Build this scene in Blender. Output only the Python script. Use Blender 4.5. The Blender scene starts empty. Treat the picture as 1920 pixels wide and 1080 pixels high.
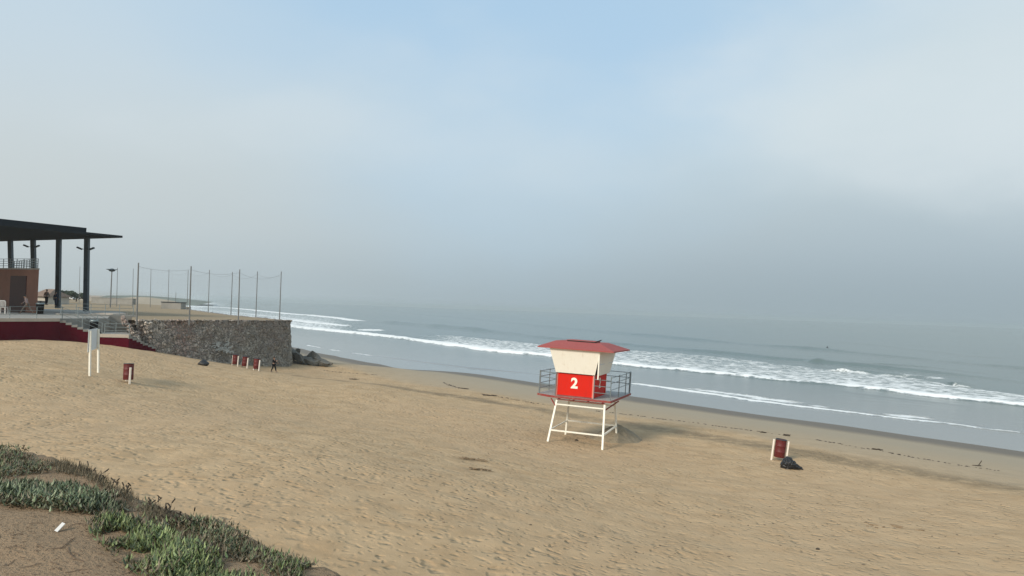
import bpy, bmesh, math, random
import numpy as np
from mathutils import Vector, Matrix
R = math.radians
random.seed(7); RNG = np.random.default_rng(7)
SC = bpy.context.scene
COL = SC.collection

# ------------------------------------------------------------------ camera
F = 1500.0                                   # focal length in pixels of the 1920 px wide photograph
ROLL = math.atan(0.035)
PITCH = math.atan(39.6 * math.cos(ROLL) / F)
H = 10.0                                     # eye height above the water
_f = np.array([0, math.cos(PITCH), math.sin(PITCH)])
_r0 = np.array([1.0, 0, 0]); _u0 = np.cross(_r0, _f)
_c, _s = math.cos(ROLL), math.sin(ROLL)
CR = _r0 * _c + _u0 * _s; CU = -_r0 * _s + _u0 * _c; CF = _f
cam_d = bpy.data.cameras.new("camera"); cam = bpy.data.objects.new("camera", cam_d); COL.objects.link(cam)
cam_d.sensor_width = 36; cam_d.lens = F / 1920 * 36; cam_d.clip_start = 0.1; cam_d.clip_end = 20000
m = Matrix.Identity(4)
for i in range(3):
    m[i][0] = CR[i]; m[i][1] = CU[i]; m[i][2] = -CF[i]
m[2][3] = H
cam.matrix_world = m
SC.camera = cam

# ------------------------------------------------------------------ light
SUN_EL, SUN_AZ = R(30), R(218)               # azimuth the light comes from, clockwise from +Y
sd = Vector((math.sin(SUN_AZ) * math.cos(SUN_EL), math.cos(SUN_AZ) * math.cos(SUN_EL), math.sin(SUN_EL)))
sl = bpy.data.lights.new("sun", 'SUN'); sun = bpy.data.objects.new("sun", sl); COL.objects.link(sun)
sl.energy = 2.9; sl.angle = R(14); sl.color = (1.0, 0.90, 0.76)
sun.rotation_euler = sd.to_track_quat('Z', 'Y').to_euler(); sun.location = (0, 0, 40)

W = bpy.data.worlds.new("World"); SC.world = W; W.use_nodes = True
nt = W.node_tree; nt.nodes.clear()
def N(t, **k):
    n = nt.nodes.new(t)
    for a, b in k.items(): setattr(n, a, b)
    return n
def math_n(op, a, b=None, c=None, clamp=False):
    n = N('ShaderNodeMath', operation=op); n.use_clamp = clamp
    for i, v in enumerate((a, b, c)):
        if v is None: continue
        if isinstance(v, (int, float)): n.inputs[i].default_value = v
        else: nt.links.new(v, n.inputs[i])
    return n.outputs[0]
def sstep(v, lo, hi):
    n = N('ShaderNodeMapRange', interpolation_type='SMOOTHSTEP'); nt.links.new(v, n.inputs[0])
    n.inputs[1].default_value = lo; n.inputs[2].default_value = hi
    return n.outputs[0]
def mixc(f, a, b):
    n = N('ShaderNodeMix', data_type='RGBA')
    for sck, v in ((n.inputs[0], f), (n.inputs[6], a), (n.inputs[7], b)):
        if isinstance(v, (int, float)): sck.default_value = v
        elif isinstance(v, tuple): sck.default_value = v
        else: nt.links.new(v, sck)
    return n.outputs[2]
def lin(r, g, b):
    return tuple((c / 255 / 12.92 if c / 255 <= .04045 else ((c / 255 + .055) / 1.055) ** 2.4) for c in (r, g, b)) + (1.0,)
tc = N('ShaderNodeTexCoord'); sep = N('ShaderNodeSeparateXYZ'); nt.links.new(tc.outputs['Generated'], sep.inputs[0])
sky = N('ShaderNodeTexSky', sky_type='NISHITA'); sky.sun_disc = False
sky.sun_elevation = SUN_EL; sky.sun_rotation = SUN_AZ; sky.air_density = 1.2; sky.dust_density = 2.0
fy = math_n('MAXIMUM', sep.outputs[1], 0.05)
az = math_n('DIVIDE', sep.outputs[0], fy)                 # tangent of the bearing from north
el = sep.outputs[2]
nz = N('ShaderNodeTexNoise'); nz.inputs['Scale'].default_value = 1.7; nz.inputs['Detail'].default_value = 5; nz.inputs['Roughness'].default_value = .45
mp = N('ShaderNodeMapping'); mp.inputs['Scale'].default_value = (1.0, 1.0, 2.2); mp.inputs['Location'].default_value = (3.1, .4, 1.7)
nt.links.new(tc.outputs['Generated'], mp.inputs[0]); nt.links.new(mp.outputs[0], nz.inputs['Vector'])
n0 = math_n('SUBTRACT', nz.outputs['Fac'], 0.5)
# fog bank: opaque low down, thinning upward; thinnest just left of north
azd = math_n('ABSOLUTE', math_n('ADD', az, 0.10))
h = math_n('ADD', el, math_n('MULTIPLY', n0, 0.55))
h = math_n('SUBTRACT', h, math_n('MULTIPLY', azd, 0.30))
blue = sstep(h, 0.02, 0.44)
# fog colour: warm pale to the left, slate blue low to the right
low = math_n('SUBTRACT', 1.0, sstep(el, 0.0, 0.26))
rt = sstep(az, -0.75, 0.45)
FS = 1.0
fogl = mixc(sstep(el, 0.08, 0.34), lin(196, 203, 203), lin(184, 202, 215))
fog = mixc(rt, fogl, lin(190, 205, 212))
vlow = math_n('SUBTRACT', 1.0, sstep(el, -0.01, 0.09))
fog = mixc(math_n('MULTIPLY', low, math_n('ADD', math_n('MULTIPLY', rt, 0.62), 0.30)), fog, lin(149, 164, 173))
fog = mixc(math_n('MULTIPLY', vlow, math_n('ADD', math_n('MULTIPLY', rt, 0.35), 0.25)), fog, lin(144, 159, 165))
skyw = N('ShaderNodeVectorMath', operation='SCALE'); nt.links.new(sky.outputs[0], skyw.inputs[0]); skyw.inputs['Scale'].default_value = 1.0
veil = mixc(0.86, skyw.outputs[0], tuple(c * 10 for c in lin(170, 200, 224)[:3]) + (1.0,))
fogb = N('ShaderNodeVectorMath', operation='SCALE'); nt.links.new(fog, fogb.inputs[0]); fogb.inputs['Scale'].default_value = 10.0
cl = N('ShaderNodeTexNoise'); cl.inputs['Scale'].default_value = 3.2; cl.inputs['Detail'].default_value = 6; cl.inputs['Roughness'].default_value = .5
mp2 = N('ShaderNodeMapping'); mp2.inputs['Scale'].default_value = (1.0, 1.0, 2.0); mp2.inputs['Rotation'].default_value = (0, .5, 0); mp2.inputs['Location'].default_value = (.7, 2.2, .3)
nt.links.new(tc.outputs['Generated'], mp2.inputs[0]); nt.links.new(mp2.outputs[0], cl.inputs['Vector'])
# soft whitish cloud high on the right
bx = math_n('DIVIDE', math_n('SUBTRACT', az, 0.52), 0.34); bz = math_n('DIVIDE', math_n('SUBTRACT', el, 0.25), 0.13)
pat = math_n('SUBTRACT', 1.0, math_n('ADD', math_n('MULTIPLY', bx, bx), math_n('MULTIPLY', bz, bz)))
pat = sstep(math_n('ADD', pat, math_n('MULTIPLY', math_n('SUBTRACT', cl.outputs['Fac'], .5), 2.6)), -.3, 1.2)
wisp = math_n('MULTIPLY', sstep(cl.outputs['Fac'], .45, .72), sstep(el, .06, .2))
mix = mixc(blue, fogb.outputs[0], veil)
mix = mixc(math_n('MULTIPLY', pat, .55), mix, tuple(c * 10 for c in lin(208, 217, 221)[:3]) + (1.0,))
mix = mixc(math_n('MULTIPLY', wisp, .30), mix, tuple(c * 10 for c in lin(203, 213, 218)[:3]) + (1.0,))
bg = N('ShaderNodeBackground'); nt.links.new(mix, bg.inputs[0]); bg.inputs[1].default_value = 0.1
wo = N('ShaderNodeOutputWorld'); nt.links.new(bg.outputs[0], wo.inputs[0])

SC.view_settings.view_transform = 'Standard'; SC.view_settings.look = 'None'
SC.view_settings.exposure = 0.20; SC.view_settings.gamma = 1.0
SC.view_settings.use_curve_mapping = False
SC.render.engine = 'CYCLES'
SC.cycles.volume_bounces = 1
SC.cycles.max_bounces = 8

# ------------------------------------------------------------------ pixel helpers
def ray(px, py):
    d = CR * (px - 960) / F - CU * (py - 540) / F + CF
    return d / d[1]                                     # scaled so that Y advances by 1
def atY(px, py, Y):
    d = ray(px, py); return Vector((d[0] * Y, Y, H + d[2] * Y))
def atZ(px, py, z):
    d = ray(px, py); t = (z - H) / d[2]; return Vector((d[0] * t, t, z))
def hor(px): return 546 + .035 * px

# ------------------------------------------------------------------ terrain functions
SHORE_PX = [(600, 663), (640, 670), (700, 680), (740, 692), (846, 696), (921, 705.6), (1000, 717), (1140, 737.5), (1280, 758), (1500, 787), (1700, 815), (1900, 845)]
sp = [tuple(atZ(x, y, 0)[:2]) for x, y in SHORE_PX]
SHORE = [(-6000, 9000), (-2600, 5500), (-1350, 3300), (-800, 2000), (-516, 1250), (-390, 850), (-250, 520), (-150, 330), (-85, 235), (-55, 190)] + sp + [(60, 42), (90, 8), (150, -60), (400, -330), (1500, -1500), (5000, -6000)]
SHORE = np.array(SHORE[::-1], float)                   # ordered from behind-right to far-left, sea on its right
def chaikin(P, n=2):
    for _ in range(n):
        Q = [P[0]]
        for a, b in zip(P[:-1], P[1:]): Q += [a * .75 + b * .25, a * .25 + b * .75]
        Q.append(P[-1]); P = np.array(Q)
    return P
SHORE = chaikin(SHORE)
def sdist(X, Y, P):
    """signed distance (positive left of the path) and arc position of the nearest point"""
    X = X.ravel(); Y = Y.ravel()
    best = np.full(X.shape, 1e18); sg = np.ones(X.shape); arc = np.zeros(X.shape); acc = 0.0
    for (ax, ay), (bx, by) in zip(P[:-1], P[1:]):
        dx, dy = bx - ax, by - ay; L2 = dx * dx + dy * dy; L = math.sqrt(L2)
        if L < 1e-9: continue
        t = np.clip(((X - ax) * dx + (Y - ay) * dy) / L2, 0, 1)
        ex = X - ax - t * dx; ey = Y - ay - t * dy; d2 = ex * ex + ey * ey
        mk = d2 < best
        best[mk] = d2[mk]; sg[mk] = np.sign(dx * ey - dy * ex)[mk]; arc[mk] = (acc + t * L)[mk]
        acc += L
    sg[sg == 0] = 1
    return np.sqrt(best) * sg, arc
def shore_d(X, Y):
    return sdist(np.asarray(X, float), np.asarray(Y, float), SHORE)[0]
SGN = 1.0 if shore_d([4.7], [49])[0] > 0 else -1.0
BS = np.array([-4000, -600, -120, -30, 0, 6, 14, 24, 32, 40, 60, 90, 400, 8000], float)
BZ = np.array([-9, -7, -4, -1.2, 0, .28, .75, 1.35, 1.62, 2.0, 2.8, 3.8, 7.0, 12.0], float)
def base_z(s): return np.interp(s, BS, BZ)
CTRL = [(0, 640, 66), (150, 645, 72.5), (292, 652, 78), (375, 676, 84), (450, 682, 90), (545, 681, 98.6), (513, 698, 88), (488, 697, 75), (437, 685, 80), (240, 718, 52.6), (168, 705, 51),
        (1127, 843, 46.6), (1060, 815, 51.5), (1467, 863, 46.8), (381, 685, 78), (960, 1080, 20), (1900, 1080, 24), (400, 850, 28), (0, 780, 35), (0, 700, 45), (620, 681, 122), (1500, 980, 31)]
C3 = [atY(*c) for c in CTRL]
CX = np.array([c.x for c in C3]); CY = np.array([c.y for c in C3]); CZ = np.array([c.z for c in C3])
CD = CZ - base_z(SGN * shore_d(CX, CY))
def _k(r2): return np.exp(-r2 / (2 * 13.0 ** 2))
_A = _k((CX[:, None] - CX) ** 2 + (CY[:, None] - CY) ** 2) + np.eye(len(CX)) * .02
CWT = np.linalg.solve(_A, CD)
# dune crest under the camera (plan line seen at its lower left)
RIDGE_PX = [(-500, 700), (-200, 775), (0, 836), (90, 868), (230, 918), (330, 962), (430, 1014), (560, 1064), (650, 1110), (960, 1260), (1300, 1420), (1800, 1900)]
RIDGE = np.array([tuple(atZ(x, y, 7.55)[:2]) for x, y in RIDGE_PX])
RIDGE = np.vstack([[(-45, 22)], RIDGE, [(7, 2.0), (12, -4), (20, -30)]])
RS = 1.0 if sdist(np.array([-4.0]), np.array([4.0]), RIDGE)[0][0] > 0 else -1.0
def vnoise(X, Y, sc, seed=0):
    """smooth value noise"""
    rg = np.random.default_rng(1000 + seed); T = rg.random((256, 256))
    x = X * sc + 1000.3; y = Y * sc + 1000.7
    xi = np.floor(x).astype(int); yi = np.floor(y).astype(int); fx = x - xi; fy_ = y - yi
    fx = fx * fx * (3 - 2 * fx); fy_ = fy_ * fy_ * (3 - 2 * fy_)
    a = T[xi % 256, yi % 256]; b = T[(xi + 1) % 256, yi % 256]; c = T[xi % 256, (yi + 1) % 256]; d = T[(xi + 1) % 256, (yi + 1) % 256]
    return (a * (1 - fx) + b * fx) * (1 - fy_) + (c * (1 - fx) + d * fx) * fy_ - .5
SCUFF = []
def ground_z(X, Y, detail=True):
    X = np.atleast_1d(np.asarray(X, float)); Y = np.atleast_1d(np.asarray(Y, float))
    sh = X.shape; X = X.ravel(); Y = Y.ravel()
    s = SGN * shore_d(X, Y)
    z = base_z(s)
    add = np.zeros_like(z)
    for x, y, w in zip(CX, CY, CWT): add += w * _k((X - x) ** 2 + (Y - y) ** 2)
    z = z + add * np.clip((s - 2) / 12, 0, 1)
    for lx, ly, la, lr in SCUFF: z = z + la * np.exp(-((X - lx) ** 2 + (Y - ly) ** 2) / lr ** 2)
    if detail:
        amp = np.clip((s - 10) / 20, 0.0, 1) * np.clip(1.4 - np.hypot(X, Y) / 300, 0, 1)
        z += amp * (.22 * vnoise(X, Y, .12, 1) + .10 * vnoise(X, Y, .45, 2) + .05 * vnoise(X, Y, 1.4, 3))
        z += np.clip(1 - abs(s - 1) / 9, 0, 1) * .06 * vnoise(X, Y, .16, 8)
    # dune
    r, _ = sdist(X, Y, RIDGE); r = r * RS
    r = r + .5 * vnoise(X, Y, .7, 4) + .22 * vnoise(X, Y, 2.1, 5)
    top = 7.55 + .12 * vnoise(X, Y, .5, 6) + .07 * vnoise(X, Y, 2.3, 7) + .05 * np.clip(r, 0, 4)
    face = top + np.clip(r, -60, 0) * .72
    e = np.clip(-r, 0, .5); face = face + .16 * np.exp(-(r / .45) ** 2) * 0
    near = np.clip((40 - np.hypot(X, Y)) / 12, 0, 1)
    dz = face * near + (-50) * (1 - near)
    kk = .25
    z = np.where(dz > z - 3, np.log(np.exp(np.clip((dz - z) / kk, -40, 40)) + 1) * kk + z, z)
    return z.reshape(sh)
def gz(x, y): return float(ground_z([x], [y])[0])
def gnd(px, py, lift=0.0):
    d = ray(px, py); t = 5.0
    T = np.concatenate([np.linspace(4, 60, 500), np.linspace(60.2, 400, 1000)])
    zz = ground_z(d[0] * T, T); hit = np.nonzero(H + d[2] * T < zz)[0]
    if len(hit) == 0: return atY(px, py, 300)
    i = hit[0]; a, b = T[max(i - 1, 0)], T[i]
    for _ in range(12):
        mdl = (a + b) / 2
        if H + d[2] * mdl < gz(d[0] * mdl, mdl): b = mdl
        else: a = mdl
    return Vector((d[0] * b, b, H + d[2] * b + lift))

# ------------------------------------------------------------------ materials
def material(name, col=(.5, .5, .5), rough=.7, var=0.0, scale=3.0, bump=0.0, bscale=20.0, metal=0.0, spec=.5, col2=None, dirt=None, vcol=None, coord='Object', bdist=.01):
    mt = bpy.data.materials.new(name); mt.use_nodes = True; t = mt.node_tree; t.nodes.clear()
    o = t.nodes.new('ShaderNodeOutputMaterial'); b = t.nodes.new('ShaderNodeBsdfPrincipled'); t.links.new(b.outputs[0], o.inputs[0])
    b.inputs['Roughness'].default_value = rough; b.inputs['Metallic'].default_value = metal; b.inputs['Specular IOR Level'].default_value = spec
    c = t.nodes.new('ShaderNodeTexCoord')
    n = t.nodes.new('ShaderNodeTexNoise'); n.inputs['Scale'].default_value = scale; n.inputs['Detail'].default_value = 6; n.inputs['Roughness'].default_value = .62
    t.links.new(c.outputs[coord], n.inputs['Vector'])
    cr = t.nodes.new('ShaderNodeValToRGB'); t.links.new(n.outputs['Fac'], cr.inputs[0])
    if col2 is None: col2 = tuple(min(1, x * (1 + var)) for x in col[:3])
    lo = tuple(x * (1 - var) for x in col[:3])
    cr.color_ramp.elements[0].position = .3; cr.color_ramp.elements[1].position = .7
    cr.color_ramp.elements[0].color = (*lo, 1); cr.color_ramp.elements[1].color = (*col2[:3], 1)
    cs = cr.outputs[0]
    if dirt:
        n3 = t.nodes.new('ShaderNodeTexNoise'); n3.inputs['Scale'].default_value = dirt[1]; n3.inputs['Detail'].default_value = 8; n3.inputs['Roughness'].default_value = .7
        t.links.new(c.outputs[coord], n3.inputs['Vector'])
        mr = t.nodes.new('ShaderNodeMapRange'); mr.inputs[1].default_value = dirt[2]; mr.inputs[2].default_value = dirt[2] + .12; t.links.new(n3.outputs['Fac'], mr.inputs[0])
        mm = t.nodes.new('ShaderNodeMath'); mm.operation = 'MULTIPLY'; mm.inputs[1].default_value = dirt[3]; t.links.new(mr.outputs[0], mm.inputs[0])
        mx = t.nodes.new('ShaderNodeMix'); mx.data_type = 'RGBA'; t.links.new(mm.outputs[0], mx.inputs[0]); t.links.new(cs, mx.inputs[6]); mx.inputs[7].default_value = (*dirt[0], 1); cs = mx.outputs[2]
    if vcol:
        a = t.nodes.new('ShaderNodeAttribute'); a.attribute_name = vcol
        mx = t.nodes.new('ShaderNodeMix'); mx.data_type = 'RGBA'; mx.blend_type = 'MULTIPLY'; mx.inputs[0].default_value = 1
        t.links.new(cs, mx.inputs[6]); t.links.new(a.outputs['Color'], mx.inputs[7]); cs = mx.outputs[2]
    t.links.new(cs, b.inputs['Base Color'])
    if bump:
        n2 = t.nodes.new('ShaderNodeTexNoise'); n2.inputs['Scale'].default_value = bscale; n2.inputs['Detail'].default_value = 5
        t.links.new(c.outputs[coord], n2.inputs['Vector'])
        bp = t.nodes.new('ShaderNodeBump'); bp.inputs['Strength'].default_value = bump; bp.inputs['Distance'].default_value = bdist
        t.links.new(n2.outputs['Fac'], bp.inputs['Height']); t.links.new(bp.outputs[0], b.inputs['Normal'])
    return mt
class G:
    """small node-graph writer"""
    def __init__(s, name):
        s.m = bpy.data.materials.new(name); s.m.use_nodes = True; s.t = s.m.node_tree; s.t.nodes.clear()
        s.out = s.n('ShaderNodeOutputMaterial'); s.b = s.n('ShaderNodeBsdfPrincipled'); s.t.links.new(s.b.outputs[0], s.out.inputs[0])
        s.tc = s.n('ShaderNodeTexCoord').outputs['Object']
    def n(s, t, **k):
        n = s.t.nodes.new(t)
        for a, b in k.items(): setattr(n, a, b)
        return n
    def L(s, v, sock):
        if isinstance(v, (int, float)): sock.default_value = v
        elif isinstance(v, tuple): sock.default_value = v if len(v) == len(sock.default_value) else (*v, 1)
        else: s.t.links.new(v, sock)
    def math(s, op, a, b=None, c=None, clamp=False):
        n = s.n('ShaderNodeMath', operation=op); n.use_clamp = clamp
        for i, v in enumerate((a, b, c)):
            if v is not None: s.L(v, n.inputs[i])
        return n.outputs[0]
    def map(s, v, scale=(1, 1, 1), loc=(0, 0, 0), rot=(0, 0, 0)):
        n = s.n('ShaderNodeMapping'); s.L(v, n.inputs[0]); n.inputs['Scale'].default_value = scale; n.inputs['Location'].default_value = loc; n.inputs['Rotation'].default_value = rot
        return n.outputs[0]
    def noise(s, v, sc, det=4, ro=.55, dist=0.0):
        n = s.n('ShaderNodeTexNoise'); s.L(v, n.inputs['Vector']); n.inputs['Scale'].default_value = sc; n.inputs['Detail'].default_value = det; n.inputs['Roughness'].default_value = ro; n.inputs['Distortion'].default_value = dist
        return n.outputs['Fac']
    def voro(s, v, sc, feat='F1', rnd=1.0, out='Distance'):
        n = s.n('ShaderNodeTexVoronoi', feature=feat); s.L(v, n.inputs['Vector']); n.inputs['Scale'].default_value = sc; n.inputs['Randomness'].default_value = rnd
        return n.outputs[out]
    def step(s, v, lo, hi, a=0.0, b=1.0):
        n = s.n('ShaderNodeMapRange', interpolation_type='SMOOTHSTEP'); s.L(v, n.inputs[0])
        for i, q in enumerate((lo, hi, a, b)): s.L(q, n.inputs[i + 1])
        return n.outputs[0]
    def mix(s, f, a, b, mode='MIX'):
        n = s.n('ShaderNodeMix', data_type='RGBA', blend_type=mode); s.L(f, n.inputs[0]); s.L(a, n.inputs[6]); s.L(b, n.inputs[7]); return n.outputs[2]
    def attr(s, name):
        n = s.n('ShaderNodeAttribute'); n.attribute_name = name; return n.outputs['Fac']
    def bump(s, hgt, dist, strength=1.0, nrm=None):
        n = s.n('ShaderNodeBump'); s.L(hgt, n.inputs['Height']); n.inputs['Distance'].default_value = dist; s.L(strength, n.inputs['Strength'])
        if nrm is not None: s.L(nrm, n.inputs['Normal'])
        return n.outputs[0]
    def set(s, **k):
        for a, v in k.items(): s.L(v, s.b.inputs[a.replace('_', ' ')])
        return s.m

def sand_material(name, dune=False):
    g = G(name); P = g.tc
    wet = g.attr('wet'); track = g.attr('track'); dn = g.attr('dune'); foot = g.attr('foot')
    n1 = g.noise(P, .09, 4); n2 = g.noise(P, .9, 5); n3 = g.noise(P, 14, 4, .7); n4 = g.noise(P, 60, 2, .7)
    dry = g.mix(n1, (.445, .322, .194), (.505, .367, .222))
    dry = g.mix(g.step(n2, .35, .7), dry, (.395, .276, .160))
    dry = g.mix(g.math('MULTIPLY', g.step(n3, .5, .75), .35), dry, (.30, .21, .125))
    dunec = g.mix(n2, (.27, .19, .122), (.37, .265, .17))
    dunec = g.mix(g.step(g.noise(P, 22, 3, .7), .58, .68), dunec, (.13, .085, .05))
    dunec = g.mix(g.step(n3, .55, .72), dunec, (.15, .098, .06))
    dry = g.mix(g.math('MULTIPLY', g.step(g.noise(P, .03, 3), .42, .62), .5), dry, (.44, .315, .195))
    c = g.mix(dn, dry, dunec) if not dune else g.mix(n2, (.25, .195, .13), (.33, .26, .17))
    tk = g.math('MULTIPLY', track, g.step(g.noise(P, .9, 6, .7), .25, .55), clamp=True)  # mask also carries the tower shadow painted on the sand
    c = g.mix(g.math('MULTIPLY', tk, .85), c, (.215, .165, .105))
    damp = g.step(wet, .12, .5); soak = g.step(wet, .55, .95)
    c = g.mix(damp, c, (.355, .30, .222))
    c = g.mix(soak, c, (.15, .125, .095))
    ro = g.math('SUBTRACT', .93, g.math('MULTIPLY', soak, .33))
    # trodden dry sand: dimples of many feet, softened
    W1 = g.n('ShaderNodeVectorMath', operation='ADD'); g.L(P, W1.inputs[0])
    wn = g.n('ShaderNodeTexNoise'); wn.inputs['Scale'].default_value = 1.3; g.L(P, wn.inputs['Vector'])
    sc_ = g.n('ShaderNodeVectorMath', operation='SCALE'); g.L(wn.outputs['Color'], sc_.inputs[0]); sc_.inputs['Scale'].default_value = .5; g.L(sc_.outputs[0], W1.inputs[1])
    v1 = g.voro(W1.outputs[0], 2.3, 'SMOOTH_F1'); v2 = g.voro(W1.outputs[0], 4.3, 'SMOOTH_F1')
    pit = g.math('ADD', g.step(v1, .05, .36), g.math('MULTIPLY', g.step(v2, .05, .4), .55))
    dens = g.step(g.noise(P, .22, 4, .6), .30, .62)
    pit = g.math('MULTIPLY', pit, g.math('ADD', .35, dens))
    hgt = g.math('ADD', g.math('MULTIPLY', pit, foot), g.math('MULTIPLY', n3, .16))
    hgt = g.math('ADD', hgt, g.math('MULTIPLY', n2, .5))
    dry_amt = g.math('SUBTRACT', 1.0, damp)
    hgt = g.math('ADD', hgt, g.math('MULTIPLY', dn, g.math('ADD', g.math('MULTIPLY', g.noise(P, 7, 5, .7), 1.0), g.math('MULTIPLY', g.noise(P, 28, 4, .7), .35))))
    nb = g.bump(hgt, .056, g.math('ADD', .04, g.math('MULTIPLY', dry_amt, .96)))
    nb = g.bump(n4, .006, .6, nb)
    return g.set(Base_Color=c, Roughness=ro, Normal=nb, Specular_IOR_Level=g.math('ADD', .12, g.math('MULTIPLY', soak, .15)))

# ------------------------------------------------------------------ mesh builders
def link(name, me, mat=None, parent=None):
    o = bpy.data.objects.new(name, me); COL.objects.link(o)
    if mat is not None: me.materials.append(mat)
    if parent is not None: o.parent = parent
    return o
def tag(o, label=None, cat=None, group=None, kind=None):
    if label: o['label'] = label
    if cat: o['category'] = cat
    if group: o['group'] = group
    if kind: o['kind'] = kind
    return o
def empty(name, loc=(0, 0, 0), rz=0.0, label=None, cat=None, group=None, kind=None):
    o = bpy.data.objects.new(name, None); COL.objects.link(o); o.location = loc; o.rotation_euler = (0, 0, rz); o.empty_display_size = .3
    return tag(o, label, cat, group, kind)
class MB:
    def __init__(s): s.v = []; s.f = []
    def add(s, vs, fs):
        k = len(s.v); s.v += [tuple(v) for v in vs]; s.f += [tuple(i + k for i in f) for f in fs]; return s
    def box(s, x0, x1, y0, y1, z0, z1):
        return s.add([(x0, y0, z0), (x1, y0, z0), (x1, y1, z0), (x0, y1, z0), (x0, y0, z1), (x1, y0, z1), (x1, y1, z1), (x0, y1, z1)],
                     [(0, 3, 2, 1), (4, 5, 6, 7), (0, 1, 5, 4), (1, 2, 6, 5), (2, 3, 7, 6), (3, 0, 4, 7)])
    def bar(s, a, b, w, d=None, n=4, w2=None, up=(0, 0, 1)):
        a = Vector(a); b = Vector(b); t = (b - a).normalized(); U = Vector(up)
        if abs(t.dot(U)) > .95: U = Vector((1, 0, 0)) if abs(t.x) < .9 else Vector((0, 1, 0))
        x = t.cross(U).normalized(); y = x.cross(t).normalized(); d = d or w; w2 = w if w2 is None else w2; r = w2 / w
        vs = []
        for p, k in ((a, 1), (b, r)):
            for i in range(n):
                an = 2 * math.pi * (i + .5) / n; q = 1 / math.cos(math.pi / n) if n == 4 else 1
                vs.append(p + x * math.cos(an) * w / 2 * q * k + y * math.sin(an) * d / 2 * q * k)
        fs = [(i, (i + 1) % n, n + (i + 1) % n, n + i) for i in range(n)] + [tuple(range(n))[::-1], tuple(range(n, 2 * n))]
        return s.add(vs, fs)
    def path(s, pts, w, n=6, close=False):
        for a, b in zip(pts[:-1], pts[1:]): s.bar(a, b, w, n=n)
        return s
    def prism(s, poly, z0, z1):
        n = len(poly); z0s = z0 if hasattr(z0, '__len__') else [z0] * n; z1s = z1 if hasattr(z1, '__len__') else [z1] * n
        ar = sum(poly[i][0] * poly[(i + 1) % n][1] - poly[(i + 1) % n][0] * poly[i][1] for i in range(n))
        if ar < 0: poly = poly[::-1]; z0s = z0s[::-1]; z1s = z1s[::-1]
        vs = [(p[0], p[1], z) for p, z in zip(poly, z0s)] + [(p[0], p[1], z) for p, z in zip(poly, z1s)]
        return s.add(vs, [tuple(range(n))[::-1], tuple(range(n, 2 * n))] + [(i, (i + 1) % n, n + (i + 1) % n, n + i) for i in range(n)])
    def lathe(s, prof, n=20, cx=0, cy=0):
        vs = []; m_ = len(prof)
        for r, z in prof:
            for i in range(n):
                a = 2 * math.pi * i / n; vs.append((cx + r * math.cos(a), cy + r * math.sin(a), z))
        fs = [(j * n + i, j * n + (i + 1) % n, (j + 1) * n + (i + 1) % n, (j + 1) * n + i) for j in range(m_ - 1) for i in range(n)]
        return s.add(vs, fs)
    def build(s, name, mat, parent=None, bevel=0.0, smooth=False):
        me = bpy.data.meshes.new(name); me.from_pydata(s.v, [], s.f); me.update()
        if smooth:
            for p in me.polygons: p.use_smooth = True
        if bevel:
            bm = bmesh.new(); bm.from_mesh(me)
            bmesh.ops.bevel(bm, geom=bm.edges[:], offset=bevel, segments=1, affect='EDGES', clamp_overlap=True); bm.to_mesh(me); bm.free()
        return link(name, me, mat, parent)
def copy_tree(o, parent=None):
    c = o.copy(); COL.objects.link(c); c.parent = parent
    for ch in list(o.children): copy_tree(ch, c)
    return c
def np_mesh(name, V, Fq, mat, attrs=None, smooth=True):
    me = bpy.data.meshes.new(name); me.vertices.add(len(V)); me.vertices.foreach_set('co', V.astype(np.float32).ravel())
    nf = len(Fq); me.loops.add(nf * 4); me.polygons.add(nf)
    me.loops.foreach_set('vertex_index', Fq.astype(np.int32).ravel()); me.polygons.foreach_set('loop_start', np.arange(0, nf * 4, 4, dtype=np.int32))
    if smooth: me.polygons.foreach_set('use_smooth', np.ones(nf, bool))
    me.update(calc_edges=True)
    for k, a in (attrs or {}).items():
        at = me.attributes.new(k, 'FLOAT', 'POINT'); at.data.foreach_set('value', a.astype(np.float32).ravel())
    return link(name, me, mat)
def grid_faces(nr, nc, wrap=False):
    i = np.arange(nr - 1)[:, None]; j = np.arange(nc if wrap else nc - 1)[None, :]; j2 = (j + 1) % nc
    return np.stack([i * nc + j, i * nc + j2, (i + 1) * nc + j2, (i + 1) * nc + j], -1).reshape(-1, 4)

# ------------------------------------------------------------------ ground sheet
az_d = np.radians(np.concatenate([np.linspace(-180, -46, 60, endpoint=False), np.linspace(-46, 46, 700, endpoint=False), np.linspace(46, 180, 60, endpoint=False)]))
rad = np.concatenate([np.geomspace(.6, 16, 180, endpoint=False), np.geomspace(16, 130, 520, endpoint=False), np.geomspace(130, 7000, 160)])
A_, R_ = np.meshgrid(az_d, rad)
GX = R_ * np.sin(A_); GY = R_ * np.cos(A_)
GZ = ground_z(GX, GY)
s_all = SGN * shore_d(GX, GY)
TRACK_PX = [(560, 705), (640, 714), (760, 730), (880, 746), (1000, 765.6), (1140, 789), (1280, 811.7), (1400, 831), (1500, 848), (1700, 883), (1913, 916), (2100, 955)]
track = [gnd(x, y) for x, y in TRACK_PX]; track = np.array([(p.x, p.y) for p in track])
td, ta = sdist(GX, GY, track); td = np.abs(td)
wid = 1.1 + 1.0 * np.clip((GX.ravel() - 10) / 25, 0, 1)
track_shade = np.clip(1.5 - td / wid, 0, 1) * (0.95 + .6 * vnoise(GX.ravel(), GY.ravel(), .12, 12))
rr, _ = sdist(GX, GY, RIDGE); rr = rr * RS
DX, DY = GX.ravel(), GY.ravel()
dune = np.clip((rr + 2.2 + .8 * vnoise(DX, DY, .8, 13)) / .8, 0, 1) * (np.hypot(DX, DY) < 45)
dune = np.maximum(dune, .85 * ((s_all > 30) & (DY > 95) & (DX < -45)))
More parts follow.
